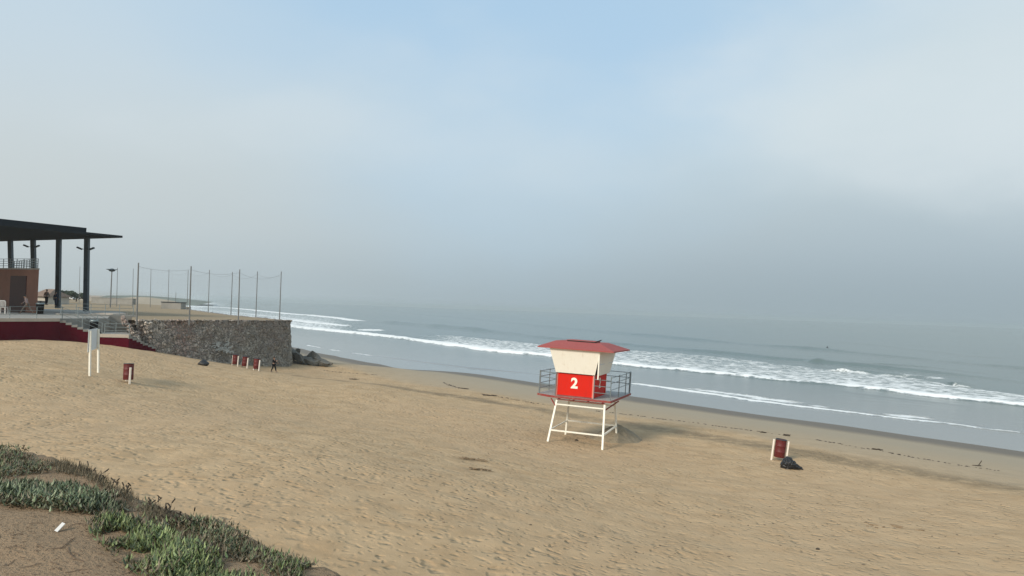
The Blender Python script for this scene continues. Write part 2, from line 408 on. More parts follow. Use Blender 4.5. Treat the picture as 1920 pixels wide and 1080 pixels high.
wob = 1.2 * vnoise(DX, DY, .12, 14) + .5 * vnoise(DX, DY, .5, 15)
wet = np.interp(s_all + wob, [-5, 0, 3.2, 7, 12, 24, 28], [1, 1, .95, .58, .45, .30, 0.0])
foot = np.clip((s_all - 14) / 8, 0, 1) * (1 - .75 * np.clip(dune, 0, 1))
for nm, (px, py, r_, k_) in {'a': (882, 862, .55, .9), 'b': (895, 881, .5, .8), 'c': (1180, 838, .8, .5)}.items():  # weed stains, then the tower's cast shadow painted into the sand colour
    p = gnd(px, py); track_shade = np.maximum(track_shade, k_ * np.exp(-(((DX - p.x) / 1.3) ** 2 + ((DY - p.y) / .7) ** 2) / r_ ** 2))
MSAND = sand_material('beach_sand')
V = np.stack([DX, DY, GZ.ravel()], -1)
Fc = grid_faces(len(rad), len(az_d), wrap=True)[:, ::-1]
ground = np_mesh('beach', V, Fc, MSAND, {'wet': wet, 'track': track_shade, 'dune': dune, 'foot': foot})
tag(ground, 'wide trodden tan sand beach running down to the sea', 'beach', kind='structure')

# ------------------------------------------------------------------ sea
def zline(P, z=0.0): return np.array([tuple(atZ(x, y, z)[:2]) for x, y in P])
SWELL = [([(640, 572), (783, 590), (900, 600), (1007, 612), (1273, 636), (1547, 658), (1700, 672), (1900, 690), (2100, 708)], 1.0, 3.4, 1),
         ([(700, 604), (803, 612), (957, 627), (1007, 633), (1140, 645), (1280, 657), (1447, 673), (1613, 687), (1790, 704), (1960, 722)], 1.35, 3.2, 2),
         ([(1380, 678), (1500, 680), (1647, 683), (1747, 689), (1813, 697), (1900, 706)], .8, 2.2, 3),
         ([(1560, 640), (1690, 652), (1820, 668), (1960, 676)], .4, 4, 4),
         ([(640, 658), (700, 668), (790, 678.5), (880, 690.5), (921, 694), (1000, 701), (1150, 717)], .38, 1.3, 5),
         ([(1760, 789), (1830, 800), (1915, 813), (2000, 826)], .16, .9, 6),
         ([(1440, 712), (1500, 722), (1600, 737), (1700, 749), (1800, 760), (1913, 776)], .16, 2.0, 7)]
LB = zline([(330, 585), (450, 597), (543, 613), (590, 618), (640, 623), (707, 630), (807, 643), (907, 657), (1023, 668), (1160, 684), (1280, 696), (1397, 707), (1463, 715), (1547, 721), (1700, 738), (1800, 750), (1913, 761), (2150, 795)])
LC = zline([(330, 571), (400, 574), (470, 580), (545, 588), (637, 596), (690, 606), (760, 624), (800, 627), (873, 631), (940, 637), (1030, 648), (1150, 655), (1280, 662), (1447, 680), (1547, 693), (1647, 703), (1730, 712), (1780, 721), (1847, 731), (1920, 741), (2150, 775)])
LA = zline([(1190, 721), (1280, 733), (1397, 750), (1480, 760), (1580, 773), (1663, 783), (1780, 796), (1900, 811)])
LE = zline([(560, 645), (640, 659), (696, 668), (790, 678), (880, 690), (1000, 700), (1150, 715)])
LK = zline([(1600, 699), (1647, 703), (1730, 712), (1775, 721)])
LD = zline([(345, 583), (428, 592), (478, 597), (537, 600.5), (587, 606), (650, 612), (682, 609)])
LD2 = zline([(350, 574), (437, 578), (487, 583), (545, 589), (587, 592), (637, 597), (672, 602)])
LF = zline([(330, 578), (430, 585), (500, 592), (560, 599), (600, 603)])
az_s = np.radians(np.linspace(-50, 50, 820)); rad_s = np.concatenate([np.geomspace(38, 420, 620, endpoint=False), np.geomspace(420, 7000, 150)])
A2, R2 = np.meshgrid(az_s, rad_s); SX = (R2 * np.sin(A2)); SY = (R2 * np.cos(A2)); sx, sy = SX.ravel(), SY.ravel()
shs = -SGN * shore_d(sx, sy)                                 # distance seaward
Rr = np.hypot(sx, sy)
Z = np.zeros_like(sx)
for P, amp, wd, sd_ in SWELL:
    d, a = sdist(sx, sy, zline(P)); L = a.max()
    d = d + 1.6 * vnoise(sx, sy, .05, 30 + sd_) * min(1, wd / 2)
    fade = np.clip(a / 25, 0, 1) * np.clip((L - a) / 25, 0, 1) * (.8 + .7 * vnoise(sx, sy, .035, 40 + sd_))
    wloc = wd * .5 * np.clip(Rr / 160, .7, 3)
    Z += .62 * amp * np.clip(Rr / 180, .8, 2.2) * fade * np.exp(-(d / wloc) ** 2)
def dl(P, wob_amp=1.0, seed=0):
    d, a = sdist(sx, sy, P); d = d * wsgn(P)
    return d + wob_amp * vnoise(sx, sy, .11, 50 + seed) + .5 * wob_amp * vnoise(sx, sy, .4, 60 + seed), a
def wsgn(P):                                                 # positive = seaward of the line
    i = len(P) // 2; t = P[i + 1 if i + 1 < len(P) else i] - P[i - 1]; n = np.array([-t[1], t[0]]); n = n / np.hypot(*n)
    c = P[i] + n * 2; s0 = -SGN * shore_d([P[i][0]], [P[i][1]])[0]; s1 = -SGN * shore_d([c[0]], [c[1]])[0]
    return 1.0 if s1 > s0 else -1.0
dB, aB = dl(LB, 2.0, 1); dC, aC = dl(LC, 3.0, 2); dA, aA = dl(LA, 1.1, 3); dE, aE = dl(LE, .9, 4); dK, aK = dl(LK, 1.0, 5); dD, aD = dl(LD, 1.5, 6); dD2, _ = dl(LD2, 1.5, 7); dF, _ = dl(LF, 1.5, 8)
sc = np.clip(Rr / 130, .75, 3.5)
gs = lambda d, w: np.exp(-(d / w) ** 2)
edge = lambda d, w: np.clip(d / w + .5, 0, 1)
foam = np.zeros_like(sx)
inB = edge(dB, .6) ; outC = edge(-dC, 2.0 * sc)
xr = sx / np.maximum(sy, 1) * F + 960                        # only used to grade foam along the coast
field = inB * outC
dens = np.interp(xr, [300, 620, 700, 780, 860, 1000, 1300, 1600, 1920], [.52, .50, .20, .28, .46, .50, .47, .50, .49])
trail = np.exp(-np.clip(dB, 0, 1e9) / (26 * np.clip(sc, .8, 1.6)))
foam = field * dens * (.80 + .30 * trail)
B_amp = np.interp(xr, [300, 560, 640, 1160, 1380, 1500, 1560, 1600, 1750, 1920], [.7, .9, 1.1, 1.15, 1.1, .62, .55, .95, 1.1, .95])
bvar = vnoise(sx, sy, .035, 74) + .5 * vnoise(sx, sy, .12, 75)
foam = np.maximum(foam, B_amp * (1 + .35 * bvar) * gs(dB - (1.2 + .9 * bvar) * sc, (1.6 + 1.3 * bvar) * sc))
kn = atZ(694, 619, 0); foam = np.maximum(foam, 1.1 * np.exp(-(((sx - kn.x) / 5) ** 2 + ((sy - kn.y) / 12) ** 2)))
foam = np.maximum(foam, np.clip(.82 + 1.0 * vnoise(sx, sy, .16, 71), 0, 1.05) * gs(dK - 1.5, 2.0) * (np.abs(dK) < 12) * np.clip(aK / 14, 0, 1) * np.clip((aK.max() - aK) / 14, 0, 1))
tE = np.clip(aA / 10, 0, 1)
foam = np.maximum(foam, np.interp(xr, [1190, 1230, 1330, 1450, 1600, 1750, 1920], [.8, 1.0, .95, .85, .75, .62, .5]) * gs(dA - .5, .85) * (xr > 1180))
foam = np.maximum(foam, np.interp(xr, [1180, 1280, 1450, 1600, 1920], [.0, .55, .60, .55, .45]) * np.clip(1 - np.abs(dA - 3.2) / 4.2, 0, 1) * np.clip(.95 + 1.2 * vnoise(sx, sy, .09, 76) + .8 * vnoise(sx, sy, .5, 77), 0, 1.2) * (xr > 1180))
foam = np.maximum(foam, np.interp(xr, [560, 690, 712, 860, 880, 1010], [.85, .8, .0, .0, .5, .5]) * gs(dE - .3, .7) * np.clip(.55 + 1.4 * vnoise(sx, sy, .22, 70), 0, 1) * (xr < 1170))
lefty = np.clip((700 - xr + 60 * vnoise(sx, sy, .02, 72) + 40 * vnoise(sx, sy, .09, 73)) / 55, 0, 1)
foam = np.maximum(foam, lefty * 1.1 * gs(dD - 1.5, 4.5)); foam = np.maximum(foam, lefty * 1.05 * gs(dD2, 7.0)); foam = np.maximum(foam, lefty * .6 * gs(dF, 6))
far_surf = np.clip((sy - 330) / 80, 0, 1) * np.clip(1 - shs / 150, 0, 1) * .9
foam = np.maximum(foam, far_surf * .8)
Z += .42 * np.clip(sc, .8, 1.4) * np.minimum(B_amp, 1) * edge(dB, 1.0) * np.exp(-np.clip(dB, 0, 1e9) / 9) * (dB > -3)
Z += .10 * edge(dA, .5) * np.exp(-np.clip(dA, 0, 1e9) / 3) * (xr > 1180)
Z += .6 * gs(dK - 2.0, 2.5) * (np.abs(dK) < 12)
Z += lefty * (.5 * gs(dD - 2, 4) + .6 * gs(dD2, 6))
open_ = np.clip((shs - 25) / 60, 0, 1)
Z += open_ * .10 * vnoise(sx * .35 + sy * .1, sy, .35, 80) * np.clip(600 / Rr, 0, 1)
Z += field * .18 * vnoise(sx, sy, .5, 81)
Z *= np.clip(shs / 3, 0, 1)
calm = 1 - np.clip((shs - 6) / 40, 0, 1)
g = G('sea_water'); P = g.tc
fo = g.attr('foam'); cm = g.attr('calm')
ang = math.atan2(79, -72)
PR = g.map(P, rot=(0, 0, -ang))                                # x runs along the waterline
nW = g.n('ShaderNodeTexNoise'); nW.inputs['Scale'].default_value = .5; g.L(P, nW.inputs['Vector'])
wv = g.n('ShaderNodeVectorMath', operation='SCALE'); g.L(nW.outputs['Color'], wv.inputs[0]); wv.inputs['Scale'].default_value = 1.6
pw = g.n('ShaderNodeVectorMath', operation='ADD'); g.L(g.map(PR, scale=(.55, 1, 1)), pw.inputs[0]); g.L(wv.outputs[0], pw.inputs[1])
lace = g.voro(pw.outputs[0], .62, 'DISTANCE_TO_EDGE'); lace2 = g.voro(pw.outputs[0], 1.7, 'DISTANCE_TO_EDGE')
nz1 = g.noise(g.map(PR, scale=(.5, 1, 1)), .45, 8, .68); nz2 = g.noise(P, 3.2, 5, .7)
thr = g.math('ADD', g.math('MULTIPLY', nz1, .95), g.math('MULTIPLY', nz2, .28))
thr = g.math('ADD', thr, g.math('MULTIPLY', g.math('MINIMUM', lace, .35), 1.0))
thr = g.math('ADD', thr, g.math('MULTIPLY', g.math('MINIMUM', lace2, .25), .45))
fd = g.math('SUBTRACT', g.math('MULTIPLY', fo, 1.55), g.math('SUBTRACT', thr, .10))
fm = g.step(fd, -.16, .22)
fm = g.math('MULTIPLY', fm, g.step(fo, .02, .2))
milk = g.math('MULTIPLY', g.step(fo, .1, .8), .35)
wcol = g.mix(cm, (.115, .15, .138), (.205, .20, .18))
wcol = g.mix(milk, wcol, (.30, .34, .34))
col = g.mix(fm, wcol, (.80, .82, .82))
ro = g.math('ADD', g.math('MULTIPLY', fm, .6), g.math('SUBTRACT', .20, g.math('MULTIPLY', cm, .12)))
PS = g.map(PR, scale=(.35, 1, 1))
wb = g.noise(PS, .55, 5, .6); wb2 = g.noise(PS, 2.6, 4, .6)
nb = g.bump(wb, .30, g.math('SUBTRACT', .8, g.math('MULTIPLY', cm, .72)))
nb = g.bump(wb2, .05, g.math('SUBTRACT', .8, g.math('MULTIPLY', cm, .66)), nb)
nb = g.bump(fm, .12, 1.0, nb)
MSEA = g.set(Base_Color=col, Roughness=ro, Normal=nb, Specular_IOR_Level=g.math('SUBTRACT', .5, g.math('MULTIPLY', fm, .35)), IOR=1.33)
keep = shs > -14
Fs = grid_faces(len(rad_s), len(az_s))[:, ::-1]; Fs = Fs[keep[Fs].any(1)]
sea = np_mesh('sea', np.stack([sx, sy, Z], -1), Fs, MSEA, {'foam': foam, 'calm': calm})
tag(sea, 'calm grey green sea with lines of white surf', 'sea', kind='structure')

# ------------------------------------------------------------------ materials for objects
M = dict(
 white=material('white_paint', (.84, .81, .71), .55, .05, 2.5, .15, 30, dirt=((.45, .36, .25), 3.0, .58, .5)),
 flap=material('white_shutter_paint', (.85, .83, .755), .5, .03, 1.2, .08, 12, dirt=((.52, .44, .33), 2.2, .63, .45)),
 red=material('red_paint', (.66, .012, .003), .6, .08, 2.0, .12, 14, spec=.15, dirt=((.30, .03, .02), 3.5, .6, .6)),
 roofred=material('faded_red_roof_paint', (.36, .092, .082), .7, .14, 1.3, .2, 16, dirt=((.30, .16, .13), 2.2, .55, .6)),
 deckred=material('faded_red_edge_paint', (.25, .035, .03), .65, .2, 3, .2, 20, dirt=((.25, .13, .10), 4, .52, .7)),
 deck=material('weathered_deck_boards', (.33, .34, .33), .8, .16, 2.6, .3, 16),
 rail=material('galvanised_pipe', (.20, .24, .25), .45, .15, 6, .1, 30, metal=.5),
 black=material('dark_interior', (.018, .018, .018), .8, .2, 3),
 maroon=material('dark_red_drum_paint', (.105, .008, .008), .6, .18, 5, .25, 9, dirt=((.09, .02, .015), 6, .58, .5)),
 post=material('white_bin_post_paint', (.80, .74, .66), .6, .06, 5, .15, 30, dirt=((.48, .38, .28), 7, .6, .5)),
 bag=material('black_plastic_bag', (.010, .010, .011), .42, .3, 6, .9, 9, bdist=.05),
 board=material('white_sign_board', (.62, .66, .68), .5, .05, 3, .05, 20),
 wallred=material('maroon_wall_paint', (.080, .003, .012), .9, .14, .7, .2, 6, spec=.05, dirt=((.16, .06, .06), 1.6, .62, .5)),
 conc=material('grey_concrete', (.27, .26, .235), .85, .15, .9, .3, 12, dirt=((.17, .16, .14), 1.4, .56, .6)),
 curb=material('pale_concrete_edge', (.42, .37, .31), .85, .12, 1.2, .25, 12),
 steel=material('dark_blue_grey_steel_paint', (.028, .045, .058), .5, .2, 1.5, .1, 12),
 roofd=material('dark_roof_steel', (.020, .026, .033), .9, .2, .8, .1, 6, spec=.08),
 orange=material('terracotta_render', (.34, .165, .115), .85, .16, .6, .25, 10, dirt=((.17, .08, .055), 1.2, .58, .6)),
 door=material('dark_red_door_paint', (.060, .016, .013), .6, .2, 2),
 pole=material('grey_net_pole', (.15, .155, .155), .6, .15, 2),
 net=material('faded_net_cord', (.20, .21, .21), .8, .1, 2),
 rock=material('dark_boulder', (.115, .112, .10), .85, .4, 1.6, .9, 5, bdist=.08),
 kelp=material('dry_kelp', (.055, .042, .028), .8, .3, 8),
 paper=material('white_paper', (.60, .60, .59), .7, .03, 5),
 skin=material('skin', (.33, .19, .13), .6, .1, 8),
 clothblack=material('black_cloth', (.008, .008, .010), .95, .2, 8, spec=.1),
 clothpink=material('pale_pink_cloth', (.30, .22, .21), .9, .15, 8),
 clothgrey=material('grey_brown_cloth', (.16, .13, .11), .9, .15, 8),
 clothblue=material('navy_cloth', (.02, .025, .06), .9, .15, 8),
 hair=material('dark_hair', (.012, .009, .008), .7, .2, 20),
 shoe=material('dark_shoes', (.02, .018, .016), .7, .2, 8),
 plastic=material('white_plastic', (.55, .53, .50), .4, .05, 5),
 house=material('pale_house_render', (.50, .46, .40), .85, .08, .4),
 tile=material('weathered_roof_tile', (.22, .15, .11), .85, .2, 1.0, .4, 4),
 glass=material('dark_window_glass', (.03, .035, .04), .2, .1, 1),
 leafd=material('dark_tree_leaf', (.045, .065, .04), .8, .3, 1.0),
 trunk=material('tree_bark', (.09, .07, .05), .9, .2, 3),
 whitecar=material('white_lacquer', (.75, .76, .77), .3, .03, 1),
 tyre=material('black_rubber', (.02, .02, .02), .8, .1, 4),
 terr=None)

def weathered(name, c0, c1, stain, rust, rough=.55, spec=.3):
    g = G(name); P = g.tc
    st = g.noise(g.map(P, scale=(7, 7, .9)), 1.0, 6, .65); bl = g.noise(P, 1.1, 5, .6); sp = g.noise(P, 9, 6, .75)
    c = g.mix(bl, c0, c1)
    c = g.mix(g.math('MULTIPLY', g.step(st, .54, .74), .50), c, stain)
    c = g.mix(g.math('MULTIPLY', g.step(sp, .66, .72), .75), c, rust)
    c = g.mix(g.math('MULTIPLY', g.step(g.noise(g.map(P, scale=(3, 3, .5), loc=(4, 1, 2)), 1.3, 6, .7), .62, .75), .45), c, rust)
    return g.set(Base_Color=c, Roughness=rough, Specular_IOR_Level=spec, Normal=g.bump(g.math('ADD', sp, st), .006, .7))
M['flap'] = weathered('weathered_white_shutter', (.86, .84, .76), (.80, .77, .68), (.62, .56, .45), (.45, .30, .19))
M['red'] = weathered('weathered_red_boards', (.66, .014, .004), (.56, .016, .006), (.40, .02, .012), (.30, .07, .05), .6, .15)
M['roofred'] = weathered('faded_red_roof', (.37, .095, .088), (.30, .075, .068), (.40, .17, .15), (.22, .10, .08), .75, .2)
# ------------------------------------------------------------------ lifeguard tower
def tower():
    base = (4.689, 49.396, 2.0)
    t = empty('lifeguard_tower', base, 0, 'red and white lifeguard tower numbered 2, standing on white stilts on the sand', 'lifeguard tower')
    th = -.34; dlt = .029
    t.matrix_world = Matrix.Translation(base) @ Matrix.Rotation(dlt, 4, 'Y') @ Matrix.Rotation(th, 4, 'Z')
    hp = 2.656; A = 1.857; b0 = -1.348; b1 = 4.818; z = hp + .15
    ab, bb, at, bt = 1.679, 2.009, 1.482, 1.45
    bt0 = -1.2; bt1 = 1.7
    legs = [(-ab, -bb, -at, bt0), (ab, -bb, at, bt0), (-ab, bb, -at, bt1), (ab, bb, at, bt1)]
    for x0, y0, x1, y1 in legs:
        k = -.55 / hp
        MB().bar((x0 + (x1 - x0) * k, y0 + (y1 - y0) * k, k * hp), (x1, y1, hp - .13), .108, n=4).build('leg', M['white'], t)
    def onleg(i, zz): x0, y0, x1, y1 = legs[i]; k = zz / hp; return Vector((x0 + (x1 - x0) * k, y0 + (y1 - y0) * k, zz))
    def brace(i, j, z1, z2, w=.085): MB().bar(onleg(i, z1), onleg(j, z2), w).build('brace', M['white'], t)
    brace(0, 1, .78, .78); brace(2, 3, .95, .95); brace(1, 3, .80, .93); brace(0, 2, .80, .93, .06)
    brace(2, 3, 2.2, 2.2, .07); brace(0, 1, 2.30, 2.30, .075)
    # deck: boards, red fascia, joists
    poly = [(-A, b0), (A, b0), (A, b1), (-2.2, b1), (-2.856, 3.6), (-2.856, -.769)]
    MB().prism(poly, hp + .06, z).build('deck', M['deck'], t)
    fm_ = MB(); cc = Vector((0, 1.6, 0))
    for i in range(6):
        a = Vector((*poly[i], 0)); b = Vector((*poly[(i + 1) % 6], 0)); zc = hp + .08
        fm_.bar((a.x, a.y, zc), (b.x, b.y, zc), .06, .13, up=(0, 0, 1))
    fm_.build('deck_edge', M['deckred'], t)
    jb = MB()
    for x in (-1.35, -.45, .45, 1.35): MB().box(x - .04, x + .04, b0 + .08, b1 - .1, hp - .04, hp + .058).build('joist', M['deckred'], t)
    for y in (bt0, bt1): MB().box(-at - .02, at + .02, y - .03, y + .03, hp - .10, hp - .042).build('beam', M['deckred'], t)
    for s_ in (-1, 1): MB().bar((s_ * A * (1 if s_ > 0 else 1), b0 + .15 + (2.2 if s_ > 0 else 0), hp - .06), onleg(1 if s_ > 0 else 0, 2.2), .06).build('bracket', M['deckred'], t)
    # cabin
    cx, ca, cf, cb = -.424, 1.119, -1.16, 2.251; h1 = 1.385; h2 = 2.86; l, r = cx - ca, cx + ca
    wl = MB(); th_ = .06
    wl.box(l, r, cf, cf + th_, z, z + h1).box(r - th_, r, cf + th_, cb, z, z + h1).box(l, l + th_, cf + th_, cb, z, z + h1).box(l + th_, r - th_, cb - th_, cb, z, z + h1)
    wl.build('cabin_wall', M['red'], t)
    w_ = .045; MTR = material('pinkish_trim_paint', (.66, .24, .19), .6, .1, 4)
    for x in (l - .012, r + .012): MB().box(x - w_, x + w_, cf - .03, cf - .003, z + .01, z + h1 + .02).build('corner_trim', MTR, t)
    for y in (cf + .05, cb): MB().box(r + .003, r + .03, y - w_, y + w_, z + .01, z + h1 + .02).build('corner_trim', MTR, t)
    MB().box(l + .05, r - .05, cf - .045, cf - .003, z + .012, z + .07).build('bottom_trim', M['deckred'], t)
    ins = MB(); ins.box(l + .1, r - .1, cf + .1, cb - .1, z + .02, z + h2 - .1); ins.build('cabin_shade_block', M['black'], t)  # solid near-black block: shade inside the cabin put into its colour
    # corner posts carrying the roof
    for x, y in ((l + .05, cf + .05), (r - .04, cf + .05), (l + .05, cb - .05), (r - .04, cb - .05)): MB().box(x - .045, x + .045, y - .045, y + .045, z + h1 + .002, z + h2 + .1).build('corner_post', M['white'], t)
    MB().bar((cx + 1.56 - .06, -1.703 + .06, z + 1.22), (cx + 1.56 - .06, -1.703 + .06, z + h2 + .02), .075).build('shutter_strut', M['white'], t)
    # flared shutters: front, right, left, rear
    ta = 1.56; tf = -1.703
    def shutter(lo0, lo1, hi0, hi1, zl, zh, nrm, seam=None):
        n_ = Vector(nrm) * .035
        q = [Vector((*lo0, zl)), Vector((*lo1, zl)), Vector((*hi1, zh)), Vector((*hi0, zh))]
        m_ = MB(); m_.add([p + n_ for p in q] + [p for p in q], [(0, 1, 2, 3), (7, 6, 5, 4), (0, 4, 5, 1), (1, 5, 6, 2), (2, 6, 7, 3), (3, 7, 4, 0)])
        o = m_.build('shutter', M['flap'], t)
        if seam:
            e0 = q[0].lerp(q[3], .47); e1 = q[1].lerp(q[2], .47)
            MB().bar(e0 + n_ * 1.4, e1 + n_ * 1.4, .03, .05).build('seam_batten', M['board'], o)
        return o
    zl, zh = z + h1 + .03, z + h2
    shutter((l - .09, cf - .10), (r + .10, cf - .10), (cx - ta, tf), (cx + ta, tf), zl, zh, (0, -1, .2))
    shutter((cx + ta - .14, tf + .22), (r + .16, cb + .1), (cx + ta - .02, tf + .08), (cx + ta, cb + .45), zl - .02, zh, (1, 0, .2), True)
    shutter((l - .02, cf + .32), (l - .10, cb + .1), (l - .44, cf - .05), (cx - ta, cb + .45), zl, zh, (-1, 0, .2))
    shutter((l + .02, cb + .06), (r - .02, cb + .06), (l - .3, cb + .5), (r + .3, cb + .5), zl, zh, (0, 1, .2))
    # roof: truncated hip
    zr = z + 2.939; x0, x1, y0, y1 = -.362 - 2.343, -.362 + 2.343, -1.91, 3.032
    ro_ = MB(); e = .07
    lo = [(x0, y0), (x1, y0), (x1, y1), (x0, y1)]; hx, hy = 1.15, 1.2
    hi = [(x0 + .75, y0 + 1.3), (x1 - hx, y0 + 1.3), (x1 - hx, y1 - hy), (x0 + .75, y1 - hy)]
    vs = [(*p, zr - e) for p in lo] + [(*p, zr) for p in lo] + [(*p, zr + .37) for p in hi]
    ro_.add(vs, [(3, 2, 1, 0), (0, 1, 5, 4), (1, 2, 6, 5), (2, 3, 7, 6), (3, 0, 4, 7), (4, 5, 9, 8), (5, 6, 10, 9), (6, 7, 11, 10), (7, 4, 8, 11), (8, 9, 10, 11)])
    rf = ro_.build('roof', M['roofred'], t)
    MB().box(-1.35, .45, -.30, 1.1, zr + .372, zr + .46).build('roof_hatch', M['roofred'], rf, bevel=.01)
    MB().bar((-1.3, -.335, zr + .41), (.45, -.335, zr + .41), .07, .05).bar((.45, -.335, zr + .41), (.72, .2, zr + .56), .05).build('hatch_bar', M['black'], rf)
    # railings
    rh = 1.408
    def rails(pts, closeposts=True, levels=(.40, .80, 1.18)):
        m_ = MB()
        for a, b in zip(pts[:-1], pts[1:]):
            for hgt in levels: m_.bar((a[0], a[1], z + hgt), (b[0], b[1], z + hgt), .045, n=6)
        for p in pts: m_.bar((p[0], p[1], z), (p[0], p[1], z + rh), .055, n=6)
        return m_.build('railing', M['rail'], t)
    i_ = .05
    rails([(r + .10, b0 + i_), (A - i_, b0 + i_)])
    rails([(A - i_, b0 + i_ + .001), (A - i_, 1.1), (A - i_, 3.2), (A - i_, b1 - i_)], levels=(.62, 1.02, 1.35))
    rails([(A - i_ - .06, b1 - i_), (-.2, b1 - i_), (-2.2, b1 - i_)], levels=(.62, 1.02, 1.35))
    rails([(-2.2, b1 - i_ - .1), (-2.8, 3.55), (-2.8, 1.4), (-2.8, -.74)], levels=(.30, .62, 1.02, 1.35))
    rails([(-2.74, -.78), (l - .06, b0 + .06)], levels=(.62, 1.02, 1.35))
    # painted number, front and right side
    def two(size, mat_, name):
        cu = bpy.data.curves.new(name, 'FONT'); cu.body = '2'; cu.size = size; cu.extrude = .006; cu.offset = .03; cu.align_x = 'CENTER'; cu.align_y = 'CENTER'
        ob = bpy.data.objects.new(name, cu); COL.objects.link(ob); ob.parent = t; bpy.context.view_layer.update()
        me = bpy.data.meshes.new_from_object(ob.evaluated_get(bpy.context.evaluated_depsgraph_get())); bpy.data.objects.remove(ob)
        o = bpy.data.objects.new(name, me); COL.objects.link(o); o.parent = t; me.materials.clear(); me.materials.append(mat_); return o
    n1 = two(.86, M['white'], 'painted_number'); n1.matrix_parent_inverse = Matrix.Identity(4)
    n1.location = (cx - .04, cf - .012, z + .80); n1.rotation_euler = (R(90), 0, 0)
    n2 = two(.86, M['white'], 'painted_number'); n2.location = (r + .012, .55, z + .82); n2.rotation_euler = (R(90), 0, R(90))
    return t
tower()

# ------------------------------------------------------------------ sand mound by the tower
mc = gnd(1156, 822)
n = 90; q = np.linspace(-2.6, 2.6, n); QX, QY = np.meshgrid(q, q)
rr_ = np.hypot(QX, QY * .95)
hh = np.clip(1 - rr_ / (1.85 + .5 * vnoise(QX + 9, QY, .9, 90)), 0, 1); hh = .98 * hh ** .9
hh = hh - .05 + .10 * hh * 2 * vnoise(QX, QY, 2.5, 91) + .04 * vnoise(QX, QY, 7, 92) * (hh > 0)
zz = ground_z(QX + mc.x, QY + mc.y) + hh
MDAMP = material('damp_dug_sand', (.25, .205, .14), .95, .2, 3, .9, 9, bdist=.08)
mo = np_mesh('sand_mound', np.stack([QX + mc.x, QY + mc.y, zz], -1).reshape(-1, 3), grid_faces(n, n), MDAMP)
tag(mo, 'pile of damp brown sand behind the lifeguard tower legs', 'sand pile', kind='structure')

# ------------------------------------------------------------------ bins
def bin_thing(px, py, label, yaw=0.0, lean=0.0, swing=0.0, full=False, hgt=1.10, group=None, src=None, gap=.36):
    p = gnd(px, py)
    t = empty('trash_bin', p, 0, label, 'bin', group)
    t.matrix_world = Matrix.Translation(p) @ Matrix.Rotation(lean, 4, 'Y') @ Matrix.Rotation(yaw, 4, 'Z')
    for s_ in (-1, 1):
        MB().bar((s_ * (gap + .05), 0, -.35), (s_ * (gap + .05), 0, hgt - .02), .11, .09).build('post', M['post'], t, bevel=.008)
    rd = .305
    prof = [(.02, .10), (rd - .02, .10), (rd, .13), (rd, .40), (rd + .012, .42), (rd, .44), (rd, .74), (rd + .012, .76), (rd, .78), (rd, 1.10), (rd + .012, 1.12), (rd - .02, 1.12), (rd - .03, .8), (.02, .72)]
    d = MB().lathe(prof, 24).build('drum', M['maroon'], t, smooth=True)
    d.rotation_euler = (0, swing, 0); d.location = (0, 0, .08)
    rim = MB().lathe([(rd + .012, 1.105), (rd + .025, 1.13), (rd - .005, 1.15), (rd - .03, 1.125), (rd + .012, 1.105)], 24).build('rim', M['steel'], d, smooth=True)
    
    MB().lathe([(.001, .93), (rd - .035, .95), (rd - .035, 1.10), (rd - .042, 1.10), (rd - .042, .96)], 20).build('opening_shade', M['bag'], d)  # black disc added in the open top to paint the shade inside
    for s_ in (-1, 1): MB().bar((s_ * (gap + .05), 0, 1.0), (s_ * (rd - .02), 0, 1.0), .035, n=6).build('pivot_rod', M['rail'], t)
    return t
bin_thing(1460, 863, 'maroon drum bin leaning between two white posts beside the black bag', yaw=R(-8), lean=.11, hgt=1.18)
bin_thing(240, 717.5, 'maroon drum bin tipped between white posts near the white board', yaw=R(-52), lean=.02, swing=-.10, hgt=1.02)
grp = 'maroon drum bins lined up before the stone wall'
bin_thing(440.5, 686, 'leftmost maroon drum bin of the three before the stone wall', yaw=R(-30), lean=.05, group=grp)
bin_thing(458.5, 689.5, 'middle maroon drum bin of the three before the stone wall', yaw=R(-32), lean=.06, group=grp)
bin_thing(480.5, 695, 'rightmost maroon drum bin of the three before the stone wall', yaw=R(-36), lean=.06, swing=-.05, group=grp)

def blob_mesh(name, sz, seed, mat, parent=None, noise=.3, flat=True, sub=3, peak=None, smooth=True):
    bm = bmesh.new(); bmesh.ops.create_icosphere(bm, subdivisions=sub, radius=1)
    rg = random.Random(seed); dirs = [(Vector((rg.gauss(0, 1), rg.gauss(0, 1), rg.gauss(0, 1))).normalized(), rg.uniform(.4, 1)) for _ in range(16)]
    for v in bm.verts:
        n_ = v.co.normalized(); k = 1.0
        for d_, w_ in dirs:
            k += noise * w_ * (max(0, n_.dot(d_)) ** 6 - .12)
        co = n_ * k
        if flat and co.z < -.35: co.z = -.35 + (co.z + .35) * .15
        v.co = Vector((co.x * sz[0], co.y * sz[1], co.z * sz[2]))
    if peak:
        for v in bm.verts:
            d_ = (v.co - Vector(peak[0])).length; v.co += Vector(peak[1]) * math.exp(-(d_ / peak[2]) ** 2)
    me = bpy.data.meshes.new(name); bm.to_mesh(me); bm.free()
    if smooth:
        for pl in me.polygons: pl.use_smooth = True
    return link(name, me, mat, parent)
p = gnd(1480, 879)
b = blob_mesh('trash_bag', (.50, .42, .44), 5, M['bag'], noise=.16, sub=5, peak=((.40, -.1, -.12), (.30, -.02, -.06), .20))
